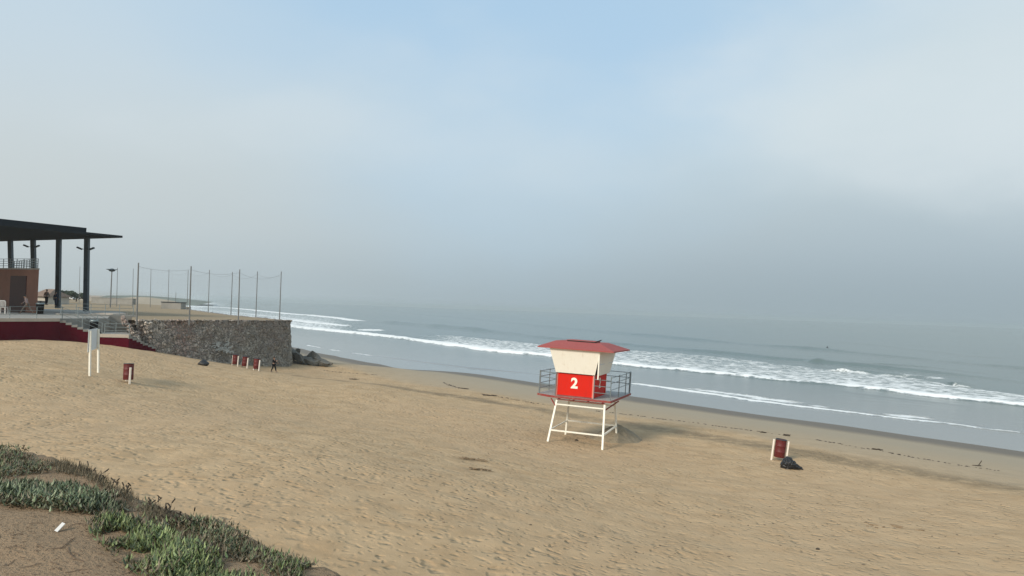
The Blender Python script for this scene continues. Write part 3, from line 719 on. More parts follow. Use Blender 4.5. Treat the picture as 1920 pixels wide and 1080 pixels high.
for v in b.data.vertices:
    n_ = v.co.normalized(); a_ = math.atan2(n_.z, n_.x); v.co += n_ * (.022 * math.sin(a_ * 11 + 6 * n_.y) + .018 * math.sin(n_.y * 17 + a_ * 5) + .012 * math.sin(a_ * 23 - n_.y * 9))
    k_ = max(0, v.co.x + .1) / .7; v.co.z -= .10 * k_ * (v.co.z > 0)
b.location = p + Vector((.0, .1, .17))
tag(b, 'full black plastic rubbish bag slumped against the leaning maroon bin', 'trash bag')
p = gnd(381, 685.5)
b = blob_mesh('trash_bag', (.46, .38, .36), 9, M['bag'], noise=.35, sub=4, peak=((-.4, -.1, -.1), (-.32, 0, -.05), .22)); b.location = p + Vector((0, .1, .10))
tag(b, 'small dark rubbish bag lying on the sand left of the three bins', 'trash bag')

# ------------------------------------------------------------------ white board
pa = gnd(168.5, 705); pb = gnd(184.5, 699)
t = empty('notice_board', (pa + pb) / 2, 0, 'blank white notice board on two tall white legs in the sand', 'sign board')
pa, pb = [Vector(v) - t.location for v in (pa, pb)]
topa = atY(169.5, 620, pa.y + t.location.y) - t.location; topb = atY(184.5, 617, pb.y + t.location.y) - t.location
MB().bar(pa - Vector((0, 0, .4)), Vector((pa.x + (topa.x - pa.x), pa.y, topa.z)), .14, .10).build('leg', M['white'], t)
MB().bar(pb - Vector((0, 0, .4)), Vector((pb.x + (topb.x - pb.x), pb.y, topb.z)), .12, .10).build('leg', M['white'], t)
u_ = Vector((topb.x - topa.x, pb.y - pa.y, 0)); u_n = u_.normalized(); nn = Vector((u_n.y, -u_n.x, 0))
if nn.y > 0: nn = -nn
a0 = Vector((topa.x, pa.y, 0)) - u_n * .12 + nn * .062; a1 = Vector((topb.x, pb.y, 0)) + u_n * .12 + nn * .062
zb0 = topa.z - 1.35; zt0 = topa.z + .06
zb1 = topb.z - 1.30; zt1 = topb.z + .05
q = [Vector((a0.x, a0.y, zb0)), Vector((a1.x, a1.y, zb1)), Vector((a1.x, a1.y, zt1)), Vector((a0.x, a0.y, zt0))]
MB().add([v + nn * .03 for v in q] + q, [(0, 1, 2, 3), (7, 6, 5, 4), (0, 4, 5, 1), (1, 5, 6, 2), (2, 6, 7, 3), (3, 7, 4, 0)]).build('panel', M['board'], t)

# ------------------------------------------------------------------ terrace, walls, platform
HT = 2.3; ZT = H - HT
def onT(px, h_=HT, v=None, y=None):                     # plan point at height H-h_ seen at image row y
    return atZ(px, y if y is not None else hor(px) + v, H - h_)
TA = onT(256, y=600); TB = onT(545, y=600.5); TC = onT(430, v=29); TD = onT(343, v=20.5)
MTER = sand_material('terrace_sand', True)
tp = [(TA.x - .7, TA.y + .5), (TB.x - .9, TB.y + .0), (TC.x - .7, TC.y - .2), (TD.x - .6, TD.y - .3), (-82, 205), (-260, 420), (-420, 380), (-160, 170), (-54, 112), (-42.3, 89.5)]
mb = MB().prism(tp, 1.0, ZT - .02)
o = mb.build('sand_terrace', MTER); tag(o, 'raised flat sand terrace behind the stone retaining wall', 'terrace', kind='structure')
# stone retaining wall with battered face, irregular top
def stone_material():
    g = G('rubble_stone'); P = g.tc
    w = g.n('ShaderNodeTexNoise'); w.inputs['Scale'].default_value = 1.2; g.L(P, w.inputs['Vector'])
    s1 = g.n('ShaderNodeVectorMath', operation='SCALE'); g.L(w.outputs['Color'], s1.inputs[0]); s1.inputs['Scale'].default_value = 1.1
    a = g.n('ShaderNodeVectorMath', operation='ADD'); g.L(P, a.inputs[0]); g.L(s1.outputs[0], a.inputs[1])
    cell = g.n('ShaderNodeTexVoronoi'); g.L(a.outputs[0], cell.inputs['Vector']); cell.inputs['Scale'].default_value = 2.5; cell.inputs['Randomness'].default_value = 1.0
    ed = g.voro(a.outputs[0], 2.5, 'DISTANCE_TO_EDGE')
    sx_ = g.n('ShaderNodeSeparateColor'); g.L(cell.outputs['Color'], sx_.inputs[0])
    big = g.noise(P, .16, 4); xg = g.n('ShaderNodeSeparateXYZ'); g.L(P, xg.inputs[0])
    c = g.mix(sx_.outputs[0], (.20, .172, .15), (.64, .55, .47))
    c = g.mix(g.step(sx_.outputs[1], .78, .82), c, (.58, .52, .45))
    c = g.mix(g.math('MULTIPLY', g.step(big, .45, .62), .55), c, (.36, .22, .185))
    c = g.mix(g.step(xg.outputs[0], -33.5, -28.5, 0, .55), c, (.20, .205, .18))
    mort = g.step(ed, .02, .07)
    c = g.mix(mort, (.34, .31, .265), c)
    c = g.mix(g.math('MULTIPLY', g.step(g.noise(P, 3.4, 8, .78), .51, .62), .78), c, (.06, .052, .045))
    hgt = g.math('ADD', g.math('MULTIPLY', g.step(ed, 0, .14), .8), g.noise(P, 5, 5))
    return g.set(Base_Color=c, Roughness=.9, Normal=g.bump(hgt, .22, 1.0))
MST = stone_material()
def stone_run(A, B, zt, zb, name, parent, nx=150, nz=30, batter=.05, rough=.26, seed=3, thick=1.1):
    A = Vector((A[0], A[1], 0)); B = Vector((B[0], B[1], 0)); L = (B - A).length; u = (B - A) / L; nrm = Vector((u.y, -u.x, 0))
    S, T = np.meshgrid(np.linspace(0, L, nx), np.linspace(0, 1, nz))
    zt_ = zt + .10 * vnoise(S, S * 0, 1.1, seed) + .10 * vnoise(S, S * 0, 2.7, seed + 1)
    Z_ = zb + (zt_ - zb) * T
    out = (zt - Z_) * batter + rough * vnoise(S, Z_, 1.5, seed + 2) + rough * .8 * vnoise(S, Z_, 3.2, seed + 3)
    out[-1, :] = out[-2, :] - .02
    Pn = np.stack([A.x + u.x * S + nrm.x * out, A.y + u.y * S + nrm.y * out, Z_], -1)
    back = Pn[-1].copy(); back[:, 0] = A.x + u.x * S[0] - nrm.x * thick; back[:, 1] = A.y + u.y * S[0] - nrm.y * thick; back[:, 2] = zt - .03
    low = back.copy(); low[:, 2] = zb
    V_ = np.concatenate([Pn, back[None], low[None]], 0).reshape(-1, 3)
    o = np_mesh(name, V_, grid_faces(nz + 2, nx), MST, smooth=False)
    if parent is not None: o.parent = parent
    return o
sw = empty('stone_wall', (0, 0, 0), 0, 'rough dark rubble stone retaining wall below the sand terrace', 'stone wall')
stone_run((TA.x, TA.y), (TB.x, TB.y), ZT, .8, 'front_face', sw, batter=.10)
stone_run((TB.x, TB.y), (TC.x, TC.y), ZT, .3, 'seaward_face', sw, nx=110, seed=13, batter=.03)
stone_run((TC.x, TC.y), (TD.x, TD.y), ZT, .3, 'seaward_face', sw, nx=150, seed=23, batter=.03)
for i in range(3): pass
# coping stones half sunk in the top edge
cs_ = MB(); rg = random.Random(4); ub = (Vector((TB.x, TB.y, 0)) - Vector((TA.x, TA.y, 0))); Lw = ub.length; ub.normalize(); nb_ = Vector((ub.y, -ub.x, 0))
x = 0
def lump(mb_, c, sx_, sy_, sz_, rg_, seed_rot=True):
    vs = []; fs = []
    ico = [(0, 0, -1), (.72, -.53, -.45), (-.28, -.85, -.45), (-.89, 0, -.45), (-.28, .85, -.45), (.72, .53, -.45), (.28, -.85, .45), (-.72, -.53, .45), (-.72, .53, .45), (.28, .85, .45), (.89, 0, .45), (0, 0, 1)]
    f_ = [(0, 1, 2), (1, 0, 5), (0, 2, 3), (0, 3, 4), (0, 4, 5), (1, 5, 10), (2, 1, 6), (3, 2, 7), (4, 3, 8), (5, 4, 9), (1, 10, 6), (2, 6, 7), (3, 7, 8), (4, 8, 9), (5, 9, 10), (6, 10, 11), (7, 6, 11), (8, 7, 11), (9, 8, 11), (10, 9, 11)]
    a_ = rg_.uniform(0, 6.28); ca_, sa_ = math.cos(a_), math.sin(a_)
    for x_, y_, z_ in ico:
        k_ = rg_.uniform(.75, 1.2); x_, y_, z_ = x_ * k_ * sx_, y_ * k_ * sy_, z_ * k_ * sz_
        vs.append((c[0] + x_ * ca_ - y_ * sa_, c[1] + x_ * sa_ + y_ * ca_, c[2] + z_))
    mb_.add(vs, f_)
while x < Lw:
    c = Vector((TA.x, TA.y, ZT - .05)) + ub * x + nb_ * rg.uniform(-.15, .12); s_ = rg.uniform(.12, .27)
    lump(cs_, c, s_, s_, s_ * .6, rg); x += s_ * rg.uniform(1.2, 2.6)
cs_.build('coping_stones', MST, sw)
# pale scrawled graffiti on the wall face
gr = MB(); rg = random.Random(11)
L0 = Vector((TA.x, TA.y, 0))
def onwall(px, py, lift=.22):
    # intersection of the pixel ray with the battered front face
    d = Vector(ray(px, py)); o_ = Vector((0, 0, H)); t_ = 1.0
    bt_ = .10
    for _ in range(30):
        P_ = o_ + d * t_; off = (P_ - L0).dot(nb_) - (ZT - P_.z) * bt_ - lift
        t_ += off / (-(d.dot(nb_)) - d.z * bt_ * -1 if False else -(d.dot(nb_) + d.z * bt_))
    return o_ + d * t_
for k in range(34):
    cxp, cyp = rg.uniform(399, 434), rg.uniform(641, 661); a0 = rg.uniform(0, 6.3); rr0 = rg.uniform(1.0, 3.4); pts = []
    for i in range(9):
        a_ = a0 + i * rg.uniform(.5, .9); pts.append(onwall(cxp + rr0 * math.cos(a_) + i * .5, cyp + rr0 * .8 * math.sin(a_)))
    gr.path(pts, .055, n=4)
gr.build('graffiti', material('faded_white_spray_paint', (.44, .45, .43), .8, .2, 3), sw)
# rubble tumbling off the left end of the wall, stepping down beside the stairs
rb = MB(); rg = random.Random(21)
for i in range(150):
    k = rg.random(); px_ = 231 + 36 * k + rg.uniform(-3, 3) * 1.2; py_ = 594 + 52 * k + rg.uniform(0, 6)
    P_ = atY(px_, py_, 76.2 + rg.uniform(-.3, .9)); s_ = rg.uniform(.10, .26); lump(rb, P_, s_, s_, s_ * .8, rg)
for i in range(60):
    px_ = rg.uniform(252, 285); py_ = rg.uniform(605, 645)
    P_ = atY(px_, py_, 77.0 + rg.uniform(0, .5)); s_ = rg.uniform(.12, .30); lump(rb, P_, s_, s_, s_ * .8, rg)
rb.build('rubble_end', MST, sw)
# boulders at the seaward corner
grp = 'boulders heaped at the foot of the stone wall corner'
BR = [(548, 672, 1.5, 'tall'), (556, 664, 1.9, ''), (566, 677, 1.6, ''), (575, 671, 1.6, ''), (582, 678, 1.5, ''), (590, 670, 1.7, ''), (592, 681, 1.3, ''), (601, 676, 1.4, ''), (608, 681, 1.3, ''), (613, 681, 1.0, ''), (560, 683, .9, ''), (548, 684, .8, ''), (537, 686, .6, '')]
names_b = ['dark boulder touching the wall corner', 'tallest dark boulder beside the wall corner', 'low grey boulder in front of the tallest boulder', 'dark angular boulder in the middle of the heap', 'flat dark boulder at the front middle of the heap',
           'broad sloping boulder right of the heap middle', 'low dark boulder at the front right of the heap', 'grey boulder near the seaward end of the heap', 'dark boulder second from the seaward end', 'last small boulder at the seaward end of the heap', 'small boulder in front of the wall corner', 'half buried stone left of the boulder heap', 'smallest half buried stone at the wall foot']
for i, (px_, py_, s_, k) in enumerate(BR):
    p = atY(px_, py_, 99.5 + (1.2 if py_ < 675 else 0) + rg.uniform(-.4, .4)); gzv = gz(p.x, p.y); s_ *= .52
    bm = bmesh.new(); bmesh.ops.create_icosphere(bm, subdivisions=3, radius=1); r2 = random.Random(i * 7 + 1)
    pl = [(Vector((r2.gauss(0, 1), r2.gauss(0, 1), r2.gauss(0, 1))).normalized(), r2.uniform(.38, .7)) for _ in range(10)]
    tilt = Matrix.Rotation(r2.uniform(.1, .9) * (1 if i % 3 else -1), 3, 'Y') @ Matrix.Rotation(r2.uniform(-.5, .5), 3, 'X')
    for v in bm.verts:
        v.co *= 1 + r2.uniform(-.04, .04)
        for d_, c_ in pl:
            e_ = v.co.dot(d_) - c_
            if e_ > 0: v.co -= d_ * e_
        v.co = tilt @ Vector((v.co.x * s_ * 1.75, v.co.y * s_ * .9, v.co.z * s_ * .8))
    me = bpy.data.meshes.new('boulder'); bm.to_mesh(me); bm.free()
    o = link('boulder', me, M['rock']); top_want = p.z
    o.location = (p.x, p.y, min(p.z, gzv + s_ * .75) if py_ > 674 else gzv + s_ * .85)
    tag(o, names_b[i], 'boulder', grp)
for i, (px_, py_, s_) in enumerate([(558, 659, .9), (583, 664, .85)]):
    p = atY(px_, py_, 101); 

# --- promenade platform with the maroon wall
hs = 2.25; zP = H - hs
W0 = atZ(-40, hor(-40) + 52, zP); W1 = onT(113, hs, v=47)
dS = [(113, hs, 71.8), (188, None, 73.5), (242, None, 73.97), (292, None, 78.0)]
zL = H - 73.2 * 73.5 / 1500; zE = H - 93 * 78.0 / 1500
S1 = Vector(((188 - 960) * 73.5 / F, 73.5, zL)); S2 = Vector(((242 - 960) * 73.97 / F, 73.97, zL)); S3 = Vector(((292 - 960) * 78 / F, 78, zE))
S1.x = atY(188, 626, 73.5).x; S2.x = atY(242, 627.5, 73.97).x; S3.x = atY(292, 650, 78).x
plat = empty('promenade_platform', (0, 0, 0), 0, 'maroon walled concrete promenade platform with stairs down to the sand', 'platform')
zg = 4.0
def vwall(mb_, A, B, z0, z1, th):
    u = (Vector((B[0], B[1], 0)) - Vector((A[0], A[1], 0))).normalized(); n_ = Vector((u.y, -u.x, 0)) * -1
    if n_.y < 0: n_ = -n_
    p = [(A[0], A[1]), (B[0], B[1]), (B[0] + n_.x * th, B[1] + n_.y * th), (A[0] + n_.x * th, A[1] + n_.y * th)]
    mb_.prism(p, z0, z1)
rw = MB()
vwall(rw, W0, W1, zg, zP - .28, .3)
NS = 7
steps = MB()
def stair(P, Q, n_, red, st, dp=3.2):
    P = Vector(P); Q = Vector(Q)
    for i in range(n_):
        a = P.lerp(Q, i / n_); b = P.lerp(Q, (i + 1) / n_); zz_ = P.z + (Q.z - P.z) * (i + .0) / n_ - (P.z - Q.z) / n_ * 1.0
        zz_ = P.z - (P.z - Q.z) * (i + 1) / n_ if False else P.z - (P.z - Q.z) * i / n_ - (P.z - Q.z) / n_
        vwall(red, a, b, zg, zz_ - .20, .25); vwall(st, (a.x, a.y - .03), (b.x, b.y - .03), zz_ - .198, zz_, dp)
P1 = Vector((W1.x, W1.y, zP)); stair(P1, S1, NS, rw, steps)
vwall(rw, S1, S2, zg, zL - .30, .3)
steps2 = MB(); stair(S2, S3, NS, rw, steps2, .6)
rw.build('maroon_wall', M['wallred'], plat)
steps.build('stairs', M['conc'], plat); steps2.build('stairs', M['conc'], plat)
cb_ = MB(); vwall(cb_, (W0.x, W0.y - .05), (W1.x, W1.y - .05), zP - .278, zP, .5)
vwall(cb_, (S1.x, S1.y - .05), (S2.x, S2.y - .05), zL - .298, zL, .5); cb_.build('kerb', M['curb'], plat)
fl = MB().prism([(W0.x, W0.y + .46), (W1.x, W1.y + .46), (W1.x + 1.2, 78.0), (-42.6, 85), (-51, 106), (-56, 114), (-90, 110), (-80, 60)], 4.2, zP - .012)
fl.build('floor', M['conc'], plat)
MB().prism([(S1.x, S1.y + .46), (S2.x, S2.y + .46), (S2.x * 78.6 / S2.y - .2, 78.6), (S1.x * 78.6 / S1.y, 78.6)], 4.2, zL - .012).build('landing', M['conc'], plat)
# upper walkway wall behind the landing
U0 = atZ(112, hor(112) + 38.6, zP + .12); U1 = atZ(258, hor(258) + 36.5, zP + .12)
uw = MB(); vwall(uw, U0, U1, 4.5, zP + .12, 2.2); uw.build('walkway_wall', M['conc'], plat)
def railing(pts, h_=1.0, mid=2, n_=None, w=.05, parent=plat):
    m_ = MB(); pts = [Vector(p) for p in pts]
    for a, b in zip(pts[:-1], pts[1:]):
        for k in range(mid + 1): m_.bar(a + Vector((0, 0, h_ * (k + 1) / (mid + 1))), b + Vector((0, 0, h_ * (k + 1) / (mid + 1))), w * .8, n=4)
        k_ = max(1, round((b - a).length / (n_ or 1.6)))
        for i in range(k_ + 1): m_.bar(a.lerp(b, i / k_), a.lerp(b, i / k_) + Vector((0, 0, h_)), w, n=4)
    return m_.build('railing', M['rail'], parent)
upr = Vector((0, .2, 0))
railing([Vector((*U0.xy, zP + .12)) + upr, Vector((*atZ(248, hor(248) + 36.7, zP + .12).xy, zP + .12)) + upr], 1.1, 2, 1.35)
railing([Vector((S1.x + .3, S1.y + .2, zL)), Vector((S2.x - .1, S2.y + .2, zL))], .98, 2, 1.4)
railing([Vector((W0.x, W0.y + .25, zP)), Vector((W1.x, W1.y + .25, zP))], 1.0, 2, 2.2, .04)
railing([Vector((W1.x, W1.y + .3, zP)), Vector((S1.x, S1.y + .3, zL))], 1.0, 2, 1.9)
railing([Vector((W1.x, W1.y + 2.9, zP)), Vector((S1.x, S1.y + 2.9, zL))], 1.0, 2, 1.9)
# wide steps behind, up to the pavilion floor
bs = MB()
for i in range(4): bs.prism([(-47.5 + i * .3, 89 + i * .5), (-43.5, 86 + i * .5), (-44, 92), (-49, 100)], zP - .01 + i * .02, zP + .05 * (i + 1))
bs.build('low_steps', M['curb'], plat)

# --- pavilion
pv = empty('beach_pavilion', (0, 0, 0), 0, 'beach pavilion with a dark flat canopy on tall columns over a terracotta block', 'pavilion')
u = Vector((.53, .848, 0)).normalized(); w = Vector((-.848, .53, 0)).normalized()
T = atZ(230, 442, H + 7.0); T.z = 0
def pl2(o_, a, b): v = o_ + u * a + w * b; return (v.x, v.y)
zr = H + 6.9
cn = MB(); cn.prism([pl2(T, 0, 0), pl2(T, -30, 0), pl2(T, -30, 28), pl2(T, 0, 28)], zr - .15, zr + .10); cn.build('canopy', M['roofd'], pv)
C = atZ(165, 427.5, H + 7.8); C.z = 0
MB().prism([pl2(C, 0, .3), pl2(C, -30, .3), pl2(C, -30, 22), pl2(C, 0, 22)], zr + .103, zr + .92).build('roof_beam', M['roofd'], pv)
def tcol(px_, ybase, Y, zb=None, wd=.50):
    top = atY(px_, 441, Y); bt_ = atY(px_, ybase, Y); mid = (top.x + bt_.x) / 2
    o = MB().prism([(mid - wd / 2, Y - wd / 2), (mid + wd / 2, Y - wd / 2), (mid + wd / 2, Y + wd / 2), (mid - wd / 2, Y + wd / 2)], bt_.z if zb is None else zb, zr - .15)
    k_ = .30 / (zr - bt_.z); zm_ = (zr + bt_.z) / 2; o.v = [(x_ - (z_ - zm_) * k_, y_, z_) for x_, y_, z_ in o.v]
    o = o.build('column', M['steel'], pv, bevel=.02)
    return mid
c4 = tcol(162.3, 584, 94.8); c3 = tcol(109.5, 578, 98.6)
c2 = tcol(62.8, 503, 102.3); c1 = tcol(20.2, 503, 105.5)
def flood(x_, Y, zz_, s_):
    m_ = MB(); m_.bar((x_, Y - .35, zz_), (x_ + s_ * .6, Y - .45, zz_ + .05), .06, n=6); m_.bar((x_ + s_ * .45, Y - .45, zz_ + .0), (x_ + s_ * 1.0, Y - .5, zz_ + .22), .17, .3, up=(0, 1, 0)); m_.build('floodlight', M['steel'], pv)
for x_, Y, pyy in ((c4, 94.8, 468), (c2, 102.3, 467)):
    zz_ = atY(160, pyy, Y).z
    flood(x_, Y, zz_, -1); flood(x_, Y, zz_, 1)
# terracotta block
K0 = atY(69.5, 582, 88.0); K1 = atY(-60, 582, 88.0); zk0 = zP - .1; zk1 = atY(40, 504.5, 88.0).z
bw = Vector((-.848, .53, 0)); bd = Vector((-.66, .75, 0)); K0.z = 0
bp = [K0, K0 + bw * 11, K0 + bw * 11 + bd * 16, K0 + bd * 16]
def grow(g_): c_ = sum(bp, Vector()) / 4; return [tuple((p + (p - c_).normalized() * g_).xy) for p in bp]
bk = MB(); bk.prism(grow(0), zk0, zk1); bk.build('block_wall', M['orange'], pv)
MB().prism(grow(.14), zk1 + .002, zk1 + .16).build('roof_slab', M['curb'], pv)
def onblock(px_):
    r_ = ray(px_, 560); k_ = (K0.x - r_[0] * K0.y) / (r_[0] * bw.y - bw.x); return K0 + bw * k_
D0, D1 = onblock(19), onblock(48.5); dz1 = atY(33, 517, 89.5).z; bn = Vector((-.53, -.848, 0))
d_ = MB().prism([tuple(q_.xy) for q_ in (D0 + bn * .005, D1 + bn * .005, D1 + bn * .08, D0 + bn * .08)], zP, dz1).build('door', M['door'], pv)
hd_ = D1 + bw * .2 + bn * .1; MB().box(hd_.x - .05, hd_.x + .05, hd_.y - .05, hd_.y + .019, zP + 1.0, zP + 1.15).build('handle', M['rail'], d_)
railing([Vector((*(K0 + bw * 11).xy, zk1 + .16)) + bw * -.3, Vector((*K0.xy, zk1 + .16)) + bw * .3, Vector((*(K0 + bd * 15).xy, zk1 + .16)) + bw * .3], 1.05, 3, 1.5, .06, parent=pv)

# ------------------------------------------------------------------ street furniture on the platform
def small_bin(px_, py_, Y, r_, h_, label):
    p = atY(px_, py_, Y); t = empty('litter_bin', p, 0, label, 'bin')
    MB().lathe([(.01, 0), (r_ * .85, 0), (r_, h_ * .9), (r_, h_), (r_ * .86, h_), (r_ * .8, h_ * .6), (.01, h_ * .55)], 18).build('body', M['clothblack'], t, smooth=True)
    MB().lathe([(r_ * 1.04, h_ * .88), (r_ * 1.08, h_ * .93), (r_ * 1.02, h_), (r_ * .8, h_ * 1.02), (r_ * .8, h_ * .96)], 18).build('rim', M['rail'], t, smooth=True)
    return t
small_bin(74.5, 588.5, atZ(74, 588.5, zP).y, .40, 1.15, 'dark bin beside the right edge of the terracotta block')
small_bin(175.5, 626, 75.2, .36, 1.3, 'dark bin on the landing behind the white notice board')
def chair(px_, py_):
    Y = atZ(px_, py_, zP).y; p = atZ(px_, py_, zP); t = empty('plastic_chair', p, R(10), 'white plastic chair with a slatted back at the platform edge', 'chair')
    s_ = 1.45
    for x_ in (-.24, .24):
        MB().bar((x_ * s_, -.22 * s_, 0), (x_ * s_ * .92, -.2 * s_, .42 * s_), .06 * s_).build('leg', M['plastic'], t)
        MB().bar((x_ * s_, .24 * s_, 0), (x_ * s_ * .92, .2 * s_, .42 * s_), .06 * s_).build('leg', M['plastic'], t)
    MB().box(-.25 * s_, .25 * s_, -.24 * s_, .24 * s_, .42 * s_, .45 * s_).build('seat', M['plastic'], t, bevel=.01)
    b_ = MB(); pts = [(-.25, .46), (-.25, .80), (-.19, .90), (.19, .90), (.25, .80), (.25, .46)]
    b_.path([Vector((a * s_, -.24 * s_, c * s_)) for a, c in pts], .06 * s_)
    for k in range(5): b_.bar(((-.16 + .08 * k) * s_, -.24 * s_, .46 * s_), ((-.16 + .08 * k) * s_, -.24 * s_, .9 * s_), .035 * s_)
    b_.build('backrest', M['plastic'], t)
chair(5, 588)

# ------------------------------------------------------------------ people
def skin_obj(name, verts, edges, radii, mat, parent, sub=2, root=0):
    me = bpy.data.meshes.new(name); me.from_pydata(verts, edges, []); o = bpy.data.objects.new(name, me); COL.objects.link(o)
    md = o.modifiers.new('s', 'SKIN'); md.use_smooth_shade = True
    for i, r_ in enumerate(radii):
        me.skin_vertices[0].data[i].radius = (r_, r_) if not isinstance(r_, tuple) else r_
    me.skin_vertices[0].data[root].use_root = True
    o.modifiers.new('u', 'SUBSURF').levels = sub; o.modifiers['u'].render_levels = sub
    bpy.context.view_layer.update()
    dg = bpy.context.evaluated_depsgraph_get(); nm = bpy.data.meshes.new_from_object(o.evaluated_get(dg)); bpy.data.objects.remove(o)
    for p_ in nm.polygons: p_.use_smooth = True
    nm.materials.clear()
    return link(name, nm, mat, parent)
def person(pos, yaw, label, top, bottom, stride=.25, hgt=1.72, arms=(.3, -.3), elbow=.25, bend=0.0, headdown=0.0):
    k = hgt / 1.72
    t = empty('person', pos, yaw, label, 'person'); t.scale = (k, k, k)
    # local frame: facing -Y
    hip = Vector((0, 0, .92)); ch = hip + Vector((0, -math.sin(bend) * .42, math.cos(bend) * .42)); nk = ch + Vector((0, -math.sin(bend * 1.1) * .13, math.cos(bend) * .13)); hd = nk + Vector((0, -.03 - headdown * .08, .10))
    V_ = [hip, hip.lerp(ch, .5), ch, nk, hd, hd + Vector((0, -.005, .11))]; E_ = [(0, 1), (1, 2), (2, 3), (3, 4), (4, 5)]; Rd = [(.155, .11), (.13, .10), (.16, .105), (.058, .058), (.082, .092), (.072, .085)]
    legs_ = []; arms_ = []
    for s_ in (-1, 1):
        sw_ = stride * s_; fk = max(0, -sw_) * .8
        h0 = hip + Vector((.09 * s_, 0, -.06)); kn = Vector((.10 * s_, -math.sin(sw_) * .42 - .03, .92 - .06 - math.cos(sw_) * .40)); an = Vector((.10 * s_, -math.sin(sw_ * 1.15) * .82 + fk * .12, .09 + fk * .06)); toe = an + Vector((.01 * s_, -.17, -.055))
        i = len(V_); V_ += [h0, kn, an, toe]; E_ += [(0, i), (i, i + 1), (i + 1, i + 2), (i + 2, i + 3)]; Rd += [(.095, .10), (.058, .062), (.038, .042), (.042, .03)]; legs_.append((h0, kn, an, toe))
        a_ = arms[0 if s_ < 0 else 1]
        sh = ch + Vector((.185 * s_, 0, .04)); el_ = sh + Vector((.05 * s_, -math.sin(a_ + bend * .6) * .28, -math.cos(a_) * .28)); wr = el_ + Vector((.0, -math.sin(a_ + elbow) * .24, -math.cos(a_ + elbow) * .24)); pm_ = wr + (wr - el_).normalized() * .08
        i = len(V_); V_ += [sh, el_, wr, pm_]; E_ += [(2, i), (i, i + 1), (i + 1, i + 2), (i + 2, i + 3)]; Rd += [.055, .042, .028, (.038, .02)]; arms_.append((sh, el_, wr))
        d_ = (wr - el_).normalized(); side = Vector((0, 1, 0)) - d_ * d_.y
        side = side.normalized() if side.length > .1 else Vector((0, 0, 1))
        for f_, L_ in enumerate((.065, .075, .07, .055)):
            j = len(V_); b_ = pm_ + side * (.027 - .018 * f_) + d_ * .02; V_ += [b_, b_ + d_ * L_ * .55, b_ + d_ * L_ - Vector((s_ * .02, 0, 0))]; E_ += [(i + 3, j), (j, j + 1), (j + 1, j + 2)]; Rd += [.010, .009, .008]
        j = len(V_); b_ = wr + d_ * .03 - side * .04; V_ += [b_, b_ + d_ * .045 - side * .012]; E_ += [(i + 3, j), (j, j + 1)]; Rd += [.011, .009]
    skin_obj('body', V_, E_, Rd, M['skin'], t)
    # face: nose, eyes, mouth as one small relief
    fm2 = MB(); c = hd + Vector((0, -.095, .055)); fm2.add([c + Vector(q_) for q_ in ((-.014, 0, -.02), (.014, 0, -.02), (0, -.026, -.016), (0, .004, .03))], [(0, 1, 2), (1, 3, 2), (3, 0, 2)])
    for e_ in (-.03, .03): lump(fm2, c + Vector((e_, .01, .022)), .011, .008, .008, random.Random(1))
    lump(fm2, c + Vector((0, .004, -.045)), .024, .008, .007, random.Random(2)); fm2.build('face', M['hair'], t)
    hb = blob_mesh('hair', (.098, .112, .10), 3, M['hair'], t, noise=.05, flat=False, sub=2); hb.location = hd + Vector((0, .022, .085))
    for nm_, s_ in (('ear', -1), ('ear', 1)):
        e_ = MB(); lump(e_, hd + Vector((s_ * .088, 0, .045)), .014, .022, .032, random.Random(3)); e_.build('ear', M['skin'], t)
    # clothes
    sv = [hip + Vector((0, 0, -.04)), hip.lerp(ch, .5), ch + Vector((0, 0, .01)), ch.lerp(nk, .55)]; se = [(0, 1), (1, 2), (2, 3)]; sr = [(.165, .125), (.15, .12), (.178, .125), (.08, .075)]
    for sh, el_, wr in arms_:
        i = len(sv); sv += [sh, el_, el_.lerp(wr, .85)]; se += [(2, i), (i, i + 1), (i + 1, i + 2)]; sr += [.074, .058, .045]
    skin_obj('shirt', sv, se, sr, top, t)
    tv = [hip]; te = []; tr_ = [(.165, .125)]
    for h0, kn, an, toe in legs_:
        i = len(tv); tv += [h0, kn, kn.lerp(an, .92)]; te += [(0, i), (i, i + 1), (i + 1, i + 2)]; tr_ += [.112, .078, .062]
    skin_obj('trousers', tv, te, tr_, bottom, t)
    for h0, kn, an, toe in legs_:
        s2 = MB(); lump(s2, an.lerp(toe, .55) + Vector((0, 0, -.015)), .055, .055, .05, random.Random(4)); 
        skin_obj('shoe', [an + Vector((0, .04, -.035)), toe + Vector((0, -.03, .01))], [(0, 1)], [(.05, .05), (.045, .035)], M['shoe'], t, 1)
    return t
pp = gnd(513, 698)
person(pp, R(75), 'person in black clothes walking on the damp sand right of the bins', M['clothblack'], M['clothblack'], .27, hgt=1.68, arms=(.9, .2), elbow=1.0)
q1 = atZ(50, 588, zP)
person(q1, R(-80), 'person in pale clothes bending forward on the platform before the terracotta block', M['clothpink'], M['clothgrey'], .55, hgt=1.95, arms=(.5, -.6), elbow=.4, bend=.28, headdown=1)
q2 = atY(86.5, 572, 92.0); q2.z = zP + .2
q2 = Vector((atY(86.5, 572, 96).x, 96, atY(86.5, 572, 96).z))
person(q2, R(170), 'person in black trousers standing on the platform right of the terracotta block', M['clothgrey'], M['clothblack'], .03, hgt=1.86)
q3 = Vector((atY(103.5, 575, 97).x, 97, atY(103.5, 575, 97).z))
person(q3, R(150), 'person in navy partly hidden by the tall dark column', M['clothblue'], M['clothblue'], .05, hgt=1.86)
# floor pad the two far people stand on
pad_z = min(q2.z, q3.z) 
